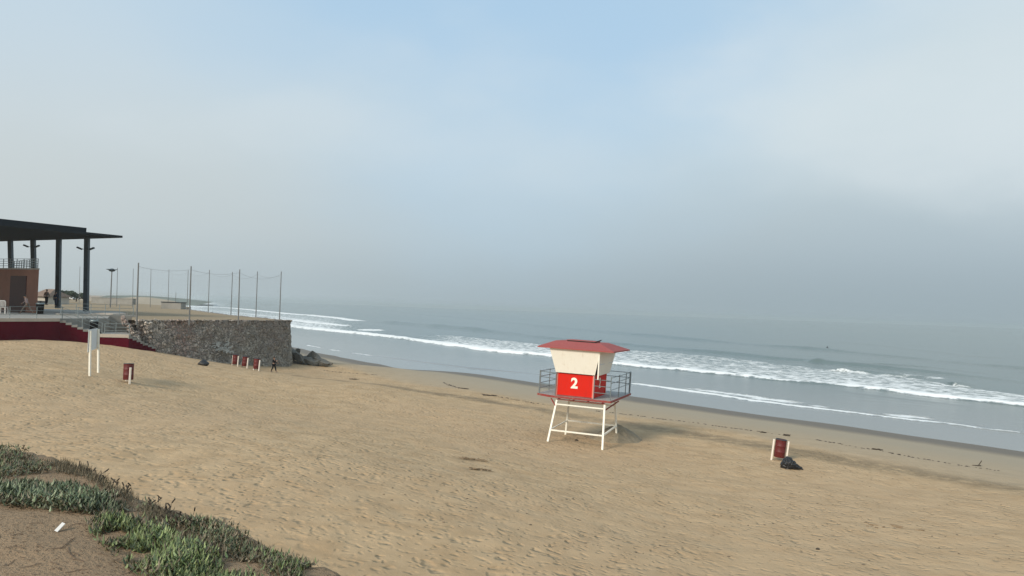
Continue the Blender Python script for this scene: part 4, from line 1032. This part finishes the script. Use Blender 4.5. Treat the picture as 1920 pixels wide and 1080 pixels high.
# swimmer far out
sw_ = atZ(1551, 657.5, 0)
t = empty('swimmer', (sw_.x, sw_.y, 0), 0, 'lone dark figure sitting low in the water far beyond the surf', 'swimmer')
t.scale = (1.5, 1.5, 1.5)
skin_obj('body', [Vector((0, 0, -.3)), Vector((0, 0, .3)), Vector((0, 0, .62)), Vector((0, 0, .78)), Vector((0, 0, .98)), Vector((.2, 0, .6)), Vector((.33, -.1, .3)), Vector((.36, -.3, .08)), Vector((-.2, 0, .6)), Vector((-.33, -.1, .3)), Vector((-.36, -.3, .08))], [(0, 1), (1, 2), (2, 3), (3, 4), (2, 5), (5, 6), (6, 7), (2, 8), (8, 9), (9, 10)], [.2, .18, .2, .07, .12, .08, .06, .04, .08, .06, .04], M['clothblack'], t)
MB().lathe([(.01, -.02), (.25, .0), (.28, .04), (.25, .08), (.01, .09)], 16).build('surfboard', M['steel'], t).scale = (1, 4, 1)

# ------------------------------------------------------------------ net poles
def pole(xt, yt, xb, yb, Y, wd, label, name='net_pole', group='tall thin poles round the sand court', zb=None):
    b_ = atY(xb, yb, Y); tp_ = atY(xt, yt, Y); mid = (b_.x + tp_.x) / 2; z0_ = ZT - .4 if zb is None else zb
    o = MB().lathe([(.001, z0_), (wd / 2, z0_), (wd / 2 * .7, tp_.z), (.001, tp_.z)], 8, 0, 0).build(name, M['pole'])
    # slight lean as in the photograph
    o.location = (b_.x, Y, 0); sh = (tp_.x - b_.x) / (tp_.z - z0_)
    for v in o.data.vertices: v.co.x += sh * .5 * (v.co.z - z0_)
    tag(o, label, 'pole', group); return Vector((b_.x + sh * .5 * (tp_.z - z0_), Y, tp_.z))
YT = lambda px_, py_: atZ(px_, py_, ZT).y
sea_row = [(527, 509, 524, 600.5), (482.5, 509, 479.5, 598), (435.6, 510, 432.8, 592.5), (391.8, 506, 390.3, 588.6), (351.7, 506.8, 350.5, 583.5), (315.5, 505, 315, 575.5), (281.4, 504, 281.7, 575)]
dY = [100, 108, 119.5, 129, 152, 168, 172]
lab = ['rightmost tall thin pole at the seaward corner of the stone wall', 'thin pole second from the right of the row by the surf', 'thin pole left of the close pole pair near the wall end', 'thin pole in the middle of the row by the surf', 'thinner pole just left of the tall pole on the stone wall', 'thin pole behind the small dark wall on the terrace', 'thin pole left of the small dark wall on the terrace']
tops = []
for (a, b_, c, d_), Y, l_ in zip(sea_row, dY, lab): tops.append(pole(a, b_, c, d_, Y, .14, l_))
f1 = pole(448, 505, 446.7, 604, YT(446.7, 602), .15, 'taller thin pole rising from the stone wall edge, right one of two')
f2 = pole(357, 499, 355, 603.5, YT(355, 602), .17, 'taller pole rising from the stone wall edge in the middle of the poles')
f3 = pole(258, 492.6, 256.5, 598, YT(257, 601), .18, 'tallest pole rising at the left end of the stone wall')
pole(248.3, 503.6, 248.6, 570, 160, .12, 'thin pale pole just left of the tallest pole')
pole(218.6, 502, 219, 568, 165, .14, 'thin grey pole just right of the lamp with a round head')
pole(148, 500, 149, 556, 190, .14, 'lone thin pale pole left of the rightmost dark column')
pole(329.4, 548, 329.4, 567, 168, .14, 'short grey pole above the small dark wall')
def net(pts, label):
    m_ = MB()
    for a, b_ in zip(pts[:-1], pts[1:]):
        a = Vector(a); b_ = Vector(b_); Lh = Vector((b_.x - a.x, b_.y - a.y)).length; n_ = 8
        sag = lambda k: a.lerp(b_, k) - Vector((0, 0, .35 + 2.6 * k * (1 - k) * min(1, Lh / 14)))
        P_ = [sag(i / n_) for i in range(n_ + 1)]
        m_.path(P_, .022, n=3)
        nv = int(Lh / .45)
        for i in range(1, nv):
            k = i / nv; p_ = sag(k); m_.bar(p_, (p_.x, p_.y, ZT + .1), .003, n=3)
        for hh_ in np.arange(.4, 6.0, .45):
            m_.path([Vector((q_.x, q_.y, min(q_.z, ZT + hh_ + .02 * math.sin(9 * i_)))) for i_, q_ in enumerate(P_)], .003, n=3)
    o = m_.build('court_net', M['net']); tag(o, label, 'net'); return o
net(tops, 'faint sagging ball net strung along the seaward row of poles')
net([tops[0], f1, f2, f3], 'faint sagging ball net strung along the stone wall poles')
# lamp
lp = atY(207, 567, 150); lt = atY(205.8, 506, 150)
t = empty('street_lamp', (lp.x, 150, ZT - .3), 0, 'tall lamp post with a dark round cluster head beyond the walkway', 'street lamp')
hL = lt.z - ZT + .3
MB().lathe([(.001, 0), (.13, 0), (.09, hL), (.001, hL)], 10).build('pole', M['pole'], t)
hdm = MB().lathe([(.01, hL - .35), (.45, hL - .25), (.65, hL), (.35, hL + .2), (.01, hL + .3)], 14)
for k in range(6):
    a_ = k * math.pi / 3 + .2; hdm.bar((.3 * math.cos(a_), .3 * math.sin(a_), hL), (.95 * math.cos(a_), .95 * math.sin(a_), hL + .1), .28, .12)
hdm.build('lamp_head', M['steel'], t)

# ------------------------------------------------------------------ far things on the left
def block(pxa, pxb, ytop, ybot, Y, depth, name, mat, label, cat, cap=None):
    a = atY(pxa, ybot, Y); b_ = atY(pxb, ybot, Y); zt_ = atY((pxa + pxb) / 2, ytop, Y).z; zb_ = min(a.z, b_.z) - .4
    t = empty(name, ((a.x + b_.x) / 2, Y, zb_), 0, label, cat); wd = abs(b_.x - a.x) / 2; hh_ = zt_ - zb_
    MB().box(-wd, wd, 0, depth, 0, hh_).build('wall', mat, t, bevel=.03)
    MB().box(-wd - .08, wd + .08, -.08, depth + .08, hh_ + .003, hh_ + .15).build('coping', cap or M['conc'], t)
    return t
block(302, 339, 567.5, 578, 158, 2.5, 'low_wall', M['conc'], 'small dark topped concrete wall at the far edge of the sand terrace', 'wall', M['roofd'])
block(171, 248, 559.5, 567, 210, 2.0, 'low_wall', M['conc'], 'long low grey wall beyond the lamp post', 'wall')
def house(pxa, pxb, ytop, ybot, Y, label):
    a = atY(pxa, ybot, Y); b_ = atY(pxb, ybot, Y); zt_ = atY((pxa + pxb) / 2, ytop, Y).z; zb_ = 4.0
    t = empty('house', ((a.x + b_.x) / 2, Y, zb_), 0, label, 'house'); wd = abs(b_.x - a.x) / 2; hh_ = zt_ - zb_; eh = hh_ - 1.6
    MB().box(-wd, wd, 0, 9, 0, eh).build('wall', M['house'], t)
    MB().add([(-wd - .5, -.5, eh + .01), (wd + .5, -.5, eh + .01), (wd + .5, 9.5, eh + .01), (-wd - .5, 9.5, eh + .01), (-wd * .9, 4.5, hh_), (wd * .5, 4.5, hh_)], [(3, 2, 1, 0), (0, 1, 5, 4), (1, 2, 5), (2, 3, 4, 5), (3, 0, 4)]).build('roof', M['tile'], t)
    for k in range(3):
        x_ = -wd + wd * 2 * (k + .5) / 3; MB().box(x_ - .6, x_ + .6, -.04, -.003, eh - 2.2, eh - .9).build('window', M['glass'], t)
house(60, 84, 541, 575, 165, 'pale house with a brown roof behind the person in black trousers')
def car(px_, py_, Y):
    p = atY(px_, py_, Y); t = empty('parked_car', p, R(80), 'tiny white parked car beyond the tall dark column', 'car')
    prof = [(-2.1, .35), (-2.1, .85), (-1.5, 1.0), (-.9, 1.45), (.7, 1.48), (1.2, 1.05), (2.05, .9), (2.1, .35)]
    m_ = MB(); n_ = len(prof); vs = [(x_, -.85, z_) for x_, z_ in prof] + [(x_, .85, z_) for x_, z_ in prof]
    m_.add(vs, [tuple(range(n_)), tuple(range(2 * n_ - 1, n_ - 1, -1))] + [(i, n_ + i, n_ + (i + 1) % n_, (i + 1) % n_) for i in range(n_)]); m_.build('body', M['whitecar'], t, bevel=.04)
    MB().box(-.8, .75, -.88, .88, 1.05, 1.36).build('window', M['glass'], t)
    for x_ in (-1.3, 1.3):
        for y_ in (-.8, .8): MB().bar((x_, y_ - .1, .33), (x_, y_ + .1, .33), .66, n=14).build('wheel', M['tyre'], t)
car(139.5, 562, 290)
def tree(px_, py_, Y, wd, h_, label, seed):
    p = atY(px_, py_, Y); p.z -= .5; t = empty('tree', p, 0, label, 'tree', 'dark trees beyond the terrace'); rg_ = random.Random(seed)
    MB().bar((0, 0, 0), (.2, 0, h_ * .6), .4, n=7, w2=.2).build('trunk', M['trunk'], t)
    vs = []; fs = []
    cl = [(rg_.uniform(-wd, wd), rg_.uniform(-wd * .6, wd * .6), h_ * rg_.uniform(.5, .92), rg_.uniform(.35, .6) * h_ * .5) for _ in range(14)]
    for c in cl:
        for _ in range(90):
            d_ = Vector((rg_.gauss(0, 1), rg_.gauss(0, 1), rg_.gauss(0, .7))).normalized() * c[3] * rg_.uniform(.5, 1); q_ = Vector(c[:3]) + d_; a_ = Vector((rg_.gauss(0, 1), rg_.gauss(0, 1), rg_.gauss(0, 1))).normalized() * .22; b_ = a_.orthogonal().normalized() * .16
            k = len(vs); vs += [q_ - a_, q_ + b_, q_ + a_, q_ - b_]; fs.append((k, k + 1, k + 2, k + 3))
    MB().add(vs, fs).build('crown', M['leafd'], t)
tree(126, 561, 210, 1.8, 2.6, 'small dark tree clump left of the white car', 1)
tree(143, 562, 215, 1.6, 2.2, 'small dark bush right of the white car', 2)

# far land: pale dunes beyond the terrace and a wooded spit
def ridge_land(pts, name, label, mat, Y, depth, zb=-1):
    vs = []; n_ = len(pts)
    for (px_, py_) in pts: P_ = atY(px_, py_, Y); vs.append((P_.x, Y, P_.z))
    m_ = MB(); v_ = [(x_, y_ - depth * .3, zb) for x_, y_, z_ in vs] + vs + [(x_ * (1 + depth / Y), y_ + depth, max(zb, z_ - .5)) for x_, y_, z_ in vs]
    m_.add(v_, [(j * n_ + i, j * n_ + i + 1, (j + 1) * n_ + i + 1, (j + 1) * n_ + i) for j in range(2) for i in range(n_ - 1)])
    o = m_.build(name, mat, smooth=True); tag(o, label, 'land', kind='structure'); return o
MPALE = material('pale_far_sand', (.30, .26, .20), .95, .2, .03)
MGREEN = material('far_scrub', (.10, .12, .09), .95, .3, .02)
ridge_land([(120, 562), (170, 560), (210, 560), (250, 557), (275, 557), (300, 560), (325, 564), (345, 571)], 'far_dunes', 'pale sand dunes far beyond the terrace', MPALE, 420, 60)
ridge_land([(200, 554), (250, 554), (280, 555), (310, 557), (340, 559.5), (372, 563), (400, 566.5)], 'far_headland', 'low hazy green headland beyond the dunes', MGREEN, 1100, 250)

# ------------------------------------------------------------------ wrack line and scattered debris
WR = [(560, 690), (640, 698), (700, 703), (771, 709), (827.5, 716), (874, 732), (921, 742), (996, 756), (1080, 765), (1280, 790), (1375, 803), (1470, 816.7), (1640, 843), (1780, 870), (1913, 889), (2000, 905)]
wp = [gnd(x, y) for x, y in WR]; m_ = MB(); rg = random.Random(31)
for a, b_ in zip(wp[:-1], wp[1:]):
    L_ = (b_ - a).length; n_ = int(L_ * 7)
    for i in range(n_):
        k = i / n_; c = a.lerp(b_, k); gate = vnoise(np.array([c.x]), np.array([c.y]), .35, 95)[0]
        if gate < -.08 or rg.random() < .35: continue
        off = .25 * math.sin(c.x * .7) + rg.gauss(0, .14); c = Vector((c.x + off * .7, c.y + off * .7, 0)); c.z = gz(c.x, c.y) + .01; s_ = rg.uniform(.03, .11)
        lump(m_, c, s_ * 1.6, s_ * .9, s_ * .35, rg)
o = m_.build('seaweed_line', M['kelp']); tag(o, 'thin broken line of dry seaweed bits along the high water mark', 'seaweed', kind='stuff')
MKL = material('half_buried_kelp', (.22, .16, .10), .9, .3, 6)
def kelp(px_, py_, L_, ht, label, name='kelp_clump', seed=0, n_=26, yaw=0.0, cat='seaweed', mt_=None):
    p = gnd(px_, py_); m_ = MB(); rg_ = random.Random(seed)
    for i in range(n_):
        a = Vector((rg_.uniform(-L_, L_), rg_.uniform(-L_ * .3, L_ * .3), 0)); pts = []
        for j in range(4): pts.append(a + Vector((j * .12 * rg_.uniform(.2, 1.3), rg_.uniform(-.08, .08), 0)))
        q_ = []
        for v in pts:
            c_, s_ = math.cos(yaw), math.sin(yaw); x_, y_ = v.x * c_ - v.y * s_, v.x * s_ + v.y * c_; q_.append(Vector((x_, y_, gz(p.x + x_, p.y + y_) - p.z + rg_.uniform(.0, ht))))
        m_.path(q_, rg_.uniform(.015, .04), n=4)
    for i in range(n_ // 2):
        x_, y_ = rg_.uniform(-L_, L_) * .8, rg_.uniform(-L_, L_) * .3; s_ = rg_.uniform(.03, .07)
        lump(m_, Vector((x_, y_, gz(p.x + x_, p.y + y_) - p.z + s_ * .3)), s_ * 1.5, s_, s_ * .7, rg_)
    o = m_.build(name, mt_ or M['kelp']); o.location = p; tag(o, label, cat); return o
kelp(882, 862, .55, .10, 'dark seaweed patch on open sand, the upper of two left of the tower', seed=1, n_=17, mt_=MKL)
kelp(893, 881, .45, .08, 'dark seaweed patch on open sand, the lower of two left of the tower', seed=2, n_=12, yaw=.4, mt_=MKL)
kelp(1472, 817, .16, .12, 'dark kelp lump on the tide line just right of the leaning bin', seed=3, n_=16)
kelp(1427, 811, .08, .10, 'small kelp lump on the tide line above the leaning bin', seed=4, n_=7)
kelp(914, 742, .55, .12, 'long dark kelp strand on the sand left of the tower near the water', seed=5, n_=26, yaw=-.3)
kelp(868, 729, .7, .10, 'thin kelp strand nearer the water than the long dark strand', seed=6, n_=20, yaw=-.7)
kelp(1660, 985, 1.4, .03, 'faint thin dry weed trail on the lower right sand', seed=7, n_=7, yaw=-.5, mt_=MKL)
kelp(1640, 843, .3, .08, 'kelp bits on the tide line halfway to the right edge', seed=8, n_=14)
kelp(662, 711.5, .5, .12, 'small dark weed lump near the water, right of the boulders', seed=9, n_=16)
p = gnd(1832, 874); o = MB().path([Vector((0, 0, -.05)), Vector((.15, .02, .12)), Vector((.30, .03, .34))], .06).bar((-.25, .1, .02), (.25, 0, .05), .05).build('driftwood', M['kelp']); o.location = p; tag(o, 'short dark driftwood stick poking up from the sand at the right', 'driftwood')
p = gnd(1081, 826.5); o = MB(); lump(o, Vector((0, 0, .03)), .14, .12, .10, random.Random(2)); o = o.build('stone', M['kelp']); o.location = p; tag(o, 'small dark stone on the sand under the lifeguard tower', 'stone')
pr = gnd(1533, 1030.5); o = MB(); lump(o, Vector((0, 0, .02)), .09, .06, .05, random.Random(5)); o = o.build('stone', M['kelp']); o.location = pr; tag(o, 'small brown pebble alone on the bare sand at lower right', 'stone')
# bits of litter, shell and twig over the dry sand
m_ = MB(); rg = random.Random(77)
for i in range(520):
    px_, py_ = rg.uniform(100, 1900), rg.uniform(760, 1075)
    if py_ > 820 and px_ < 700: continue
    if py_ < 760 + (px_ - 1200) * .2: continue
    p = atZ(px_, py_, 2.4); z_ = gz(p.x, p.y); s_ = rg.uniform(.012, .035)
    lump(m_, Vector((p.x, p.y, z_ + s_ * .2)), s_ * 1.8, s_, s_ * .5, rg)
o = m_.build('beach_debris', material('brown_debris', (.13, .10, .07), .9, .5, .8)); tag(o, 'scattered tiny twigs and shell bits on the dry sand', 'debris', kind='stuff')

# ------------------------------------------------------------------ plants on the dune
def inpoly(x, y, P):
    c = False; j = len(P) - 1
    for i in range(len(P)):
        if (P[i][1] > y) != (P[j][1] > y) and x < (P[j][0] - P[i][0]) * (y - P[i][1]) / (P[j][1] - P[i][1]) + P[i][0]: c = not c
        j = i
    return c
MLEAF = {}
def leaf_mat(name):
    g = G(name); a = g.n('ShaderNodeAttribute'); a.attribute_name = 'tint'
    g.L(a.outputs['Color'], g.b.inputs['Base Color']); g.b.inputs['Roughness'].default_value = .5; g.b.inputs['Specular IOR Level'].default_value = .3
    g.b.inputs['Subsurface Weight'].default_value = 0.0
    return g.m
ML = leaf_mat('ice_plant_leaf')
def segd(x, y, a, b):
    dx, dy = b[0] - a[0], b[1] - a[1]; t_ = max(0, min(1, ((x - a[0]) * dx + (y - a[1]) * dy) / (dx * dx + dy * dy + 1e-12))); return math.hypot(x - a[0] - t_ * dx, y - a[1] - t_ * dy)
BRN = []
def mat_plants(name, label, cat, poly, count, cols, length, width, dry=0.0, upright=.6, seed=0, hump=.12, z0=7.6):
    rg_ = np.random.default_rng(seed); xs = [p[0] for p in poly]; ys = [p[1] for p in poly]
    cand = []
    # plan polygon on the dune surface
    pp_ = [atZ(x, y, z0) for x, y in poly]; P2 = [(p.x, p.y) for p in pp_]
    x0, x1, y0, y1 = min(p[0] for p in P2), max(p[0] for p in P2), min(p[1] for p in P2), max(p[1] for p in P2)
    while len(cand) < count:
        x, y = rg_.uniform(x0, x1), rg_.uniform(y0, y1)
        if inpoly(x + rg_.normal(0, .05), y + rg_.normal(0, .05), P2): cand.append((x, y))
    C_ = np.array(cand); zg_ = ground_z(C_[:, 0], C_[:, 1])
    clump = vnoise(C_[:, 0], C_[:, 1], 2.2, seed + 200); hump_z = hump * (.5 + clump)
    keep_ = clump + vnoise(C_[:, 0], C_[:, 1], 6, seed + 300) * .6 > -.24
    V_ = []; F_ = []; T_ = []
    for (x, y), z, hz, ok, cl_ in zip(cand, zg_, hump_z, keep_, clump):
        if not ok: continue
        az_ = rg_.uniform(0, 2 * math.pi); L_ = length * rg_.uniform(.35, 1.35); w_ = width * rg_.uniform(.7, 1.2); up = upright * rg_.uniform(.5, 1.2); isd = rg_.random() < dry
        base = np.array([x, y, z + hz * rg_.uniform(.0, 1.0)]); d_ = np.array([math.cos(az_), math.sin(az_), 0]); s_ = np.array([-d_[1], d_[0], 0])
        k = len(V_); segs = 3
        for j in range(segs + 1):
            t_ = j / segs; c_ = base + d_ * L_ * (1 - up * .6) * t_ * (1 - .35 * t_) + np.array([0, 0, 1]) * L_ * up * (t_ ** 1.25) ; ww = w_ * (1 - t_ ** 2.2 * .9)
            V_ += [c_ - s_ * ww, c_ + s_ * ww, c_ - np.array([0, 0, 1]) * ww * .6 - d_ * ww * .9]
        for j in range(segs):
            a_ = k + j * 3
            for q in range(3): F_.append((a_ + q, a_ + (q + 1) % 3, a_ + 3 + (q + 1) % 3, a_ + 3 + q))
        ed_ = min(segd(x, y, P2[q_], P2[(q_ + 1) % len(P2)]) for q_ in range(len(P2)))
        if isd or (ed_ < .07 and rg_.random() < .5): c0 = BRN[int(rg_.integers(0, 4))]; 
        else:
            c0 = cols[int(rg_.integers(0, len(cols) - 1))]
        f_ = rg_.uniform(.6, 1.3) * (1.15 + .7 * cl_); T_ += [(c0[0] * f_, c0[1] * f_, c0[2] * f_, 1)] * (3 * (segs + 1))
    me = bpy.data.meshes.new(name); me.from_pydata([tuple(v) for v in V_], [], F_); me.update()
    at = me.attributes.new('tint', 'FLOAT_COLOR', 'POINT'); at.data.foreach_set('color', np.array(T_, np.float32).ravel())
    o = link(name, me, ML); tag(o, label, cat); return o
GRN = [(.115, .155, .065), (.16, .205, .08), (.06, .085, .045), (.23, .27, .12), (.20, .13, .08)]
BLU = [(.08, .11, .06), (.12, .15, .085), (.045, .062, .035), (.19, .215, .135), (.17, .12, .08)]
DRK = [(.085, .105, .06), (.10, .13, .065), (.13, .14, .075), (.15, .11, .07)]
BRN[:] = [(.14, .115, .075), (.11, .09, .06), (.18, .15, .10), (.085, .08, .05), (.07, .085, .045)]
mat_plants('ice_plant', 'dark green ice plant mat at the upper left of the dune', 'ground plant', [(-60, 825), (0, 842), (40, 850), (90, 870), (95, 880), (60, 888), (0, 897), (-60, 900)], 3600, DRK + [BRN[0]], .085, .009, .22, seed=1, hump=.16)
mat_plants('ice_plant', 'bluish green ice plant mat below the sandy ledge', 'ground plant', [(-60, 920), (0, 922), (40, 910), (90, 908), (140, 920), (190, 940), (232, 958), (236, 972), (190, 978), (130, 972), (80, 966), (0, 950), (-60, 942)], 7000, BLU, .10, .0105, .14, seed=2, hump=.16)
mat_plants('ice_plant', 'bright green ice plant mat across the lower left foreground', 'ground plant', [(168, 990), (200, 982), (240, 984), (290, 1000), (330, 1016), (380, 1046), (430, 1080), (500, 1125), (360, 1140), (300, 1105), (270, 1080), (225, 1045), (190, 1015)], 8400, GRN, .095, .0095, .14, seed=3, hump=.15)
mat_plants('dry_brush', 'brown dried brush along the dune edge above the sandy ledge', 'ground plant', [(80, 862), (120, 866), (160, 876), (200, 896), (236, 924), (256, 946), (240, 946), (212, 926), (160, 896), (110, 882)], 2600, BRN, .08, .004, .85, seed=4, hump=.10, upright=.9)
mat_plants('dry_brush', 'reddish brown dead brush between the two sandy ledges', 'ground plant', [(262, 952), (300, 966), (340, 998), (390, 1026), (430, 1050), (400, 1044), (340, 1016), (290, 990)], 2600, BRN, .075, .004, .9, seed=5, hump=.06, upright=.8)
mat_plants('ice_plant', 'grey green ice plant mat along the dune crest', 'ground plant', [(262, 942), (320, 962), (380, 980), (440, 1003), (492, 1028), (480, 1062), (440, 1052), (380, 1024), (320, 992), (285, 970)], 4200, DRK + [BRN[1]], .075, .008, .35, seed=6, hump=.10)
mat_plants('ice_plant', 'thin green and brown ice plant mat at the bottom end of the crest', 'ground plant', [(486, 1030), (550, 1048), (610, 1066), (670, 1086), (730, 1116), (620, 1128), (560, 1106), (500, 1078)], 3400, [GRN[0], GRN[1], DRK[1], BRN[0]], .075, .0075, .45, seed=7, hump=.09)
# woody stems sticking out of the brush
m_ = MB(); rg = random.Random(8)
STEM_PX = [(150 + i * 4.2, 876 + i * 2.5) for i in range(0, 24, 2)] + [(280 + i * 7, 955 + i * 3.6) for i in range(12)]
for px_, py_ in STEM_PX:
    p = atZ(px_ + rg.uniform(-4, 4), py_ + rg.uniform(0, 8), 7.6); p.z = gz(p.x, p.y)
    for _ in range(2):
        v = p.copy(); d_ = Vector((rg.uniform(-.7, .7), rg.uniform(-.5, .5), rg.uniform(.35, 1))).normalized()
        for j in range(4):
            nx = v + d_ * .045; m_.bar(v, nx, .008 - .0015 * j, n=4); v = nx; d_ = (d_ + Vector((rg.uniform(-.5, .5), rg.uniform(-.5, .5), rg.uniform(-.3, .4)))).normalized()
            if rg.random() < .5: m_.bar(v, v + Vector((rg.uniform(-.05, .05), rg.uniform(-.05, .05), .04)), .012, n=4)
o = m_.build('woody_stems', M['kelp']); tag(o, 'bare woody stems poking up along the dune edge', 'twigs', kind='stuff')
m_ = MB()
MTW = material('dry_twig', (.13, .09, .06), .9, .3, 8)
for i in range(60):
    px_, py_ = rg.uniform(-20, 430), rg.uniform(965, 1085); p = gnd(px_, py_); a_ = rg.uniform(0, 3.1); v = p + Vector((0, 0, .008)); 
    for j in range(rg.randint(1, 4)):
        nx = v + Vector((math.cos(a_), math.sin(a_), 0)) * rg.uniform(.02, .06); nx.z = gz(nx.x, nx.y) + .008; m_.bar(v, nx, .004, n=4); v = nx; a_ += rg.uniform(-.6, .6)
def root(pts):
    P_ = [gnd(*q_) + Vector((0, 0, .008)) for q_ in pts]; m_.path(P_, .007, n=5)
root([(112, 1030), (122, 1024), (130, 1016), (140, 1010)]); root([(127, 1026), (131, 1040), (140, 1048), (157, 1054)]); root([(95, 1030), (112, 1029), (124, 1028)]); root([(165, 985), (180, 992), (190, 1000), (205, 1002)])
o = m_.build('fallen_twigs', MTW); tag(o, 'dry twigs and roots lying on the dune sand', 'twigs', kind='stuff')
p = gnd(113, 996); o = MB().box(-.026, .026, -.05, .05, .004, .012).build('paper_scrap', M['paper'], bevel=.001); o.location = p + Vector((0, 0, .035)); o.rotation_euler = (.75, .1, R(-30)); tag(o, 'small white paper scrap lying on the dune sand', 'litter')

# ------------------------------------------------------------------ haze
hz = MB().box(-7600, 7600, -7600, 7600, -12.5, 18.6).build('haze', None); hm = bpy.data.materials.new('haze'); hm.use_nodes = True; t_ = hm.node_tree; t_.nodes.clear()
ho = t_.nodes.new('ShaderNodeOutputMaterial'); hv = t_.nodes.new('ShaderNodeVolumePrincipled'); hv.inputs['Color'].default_value = (.70, .755, .77, 1); hv.inputs['Density'].default_value = .00028; hv.inputs['Anisotropy'].default_value = .2
t_.links.new(hv.outputs[0], ho.inputs['Volume']); hz.data.materials.append(hm); hz.display_type = 'WIRE'; tag(hz, 'thin sea haze over the beach', 'haze', kind='stuff')
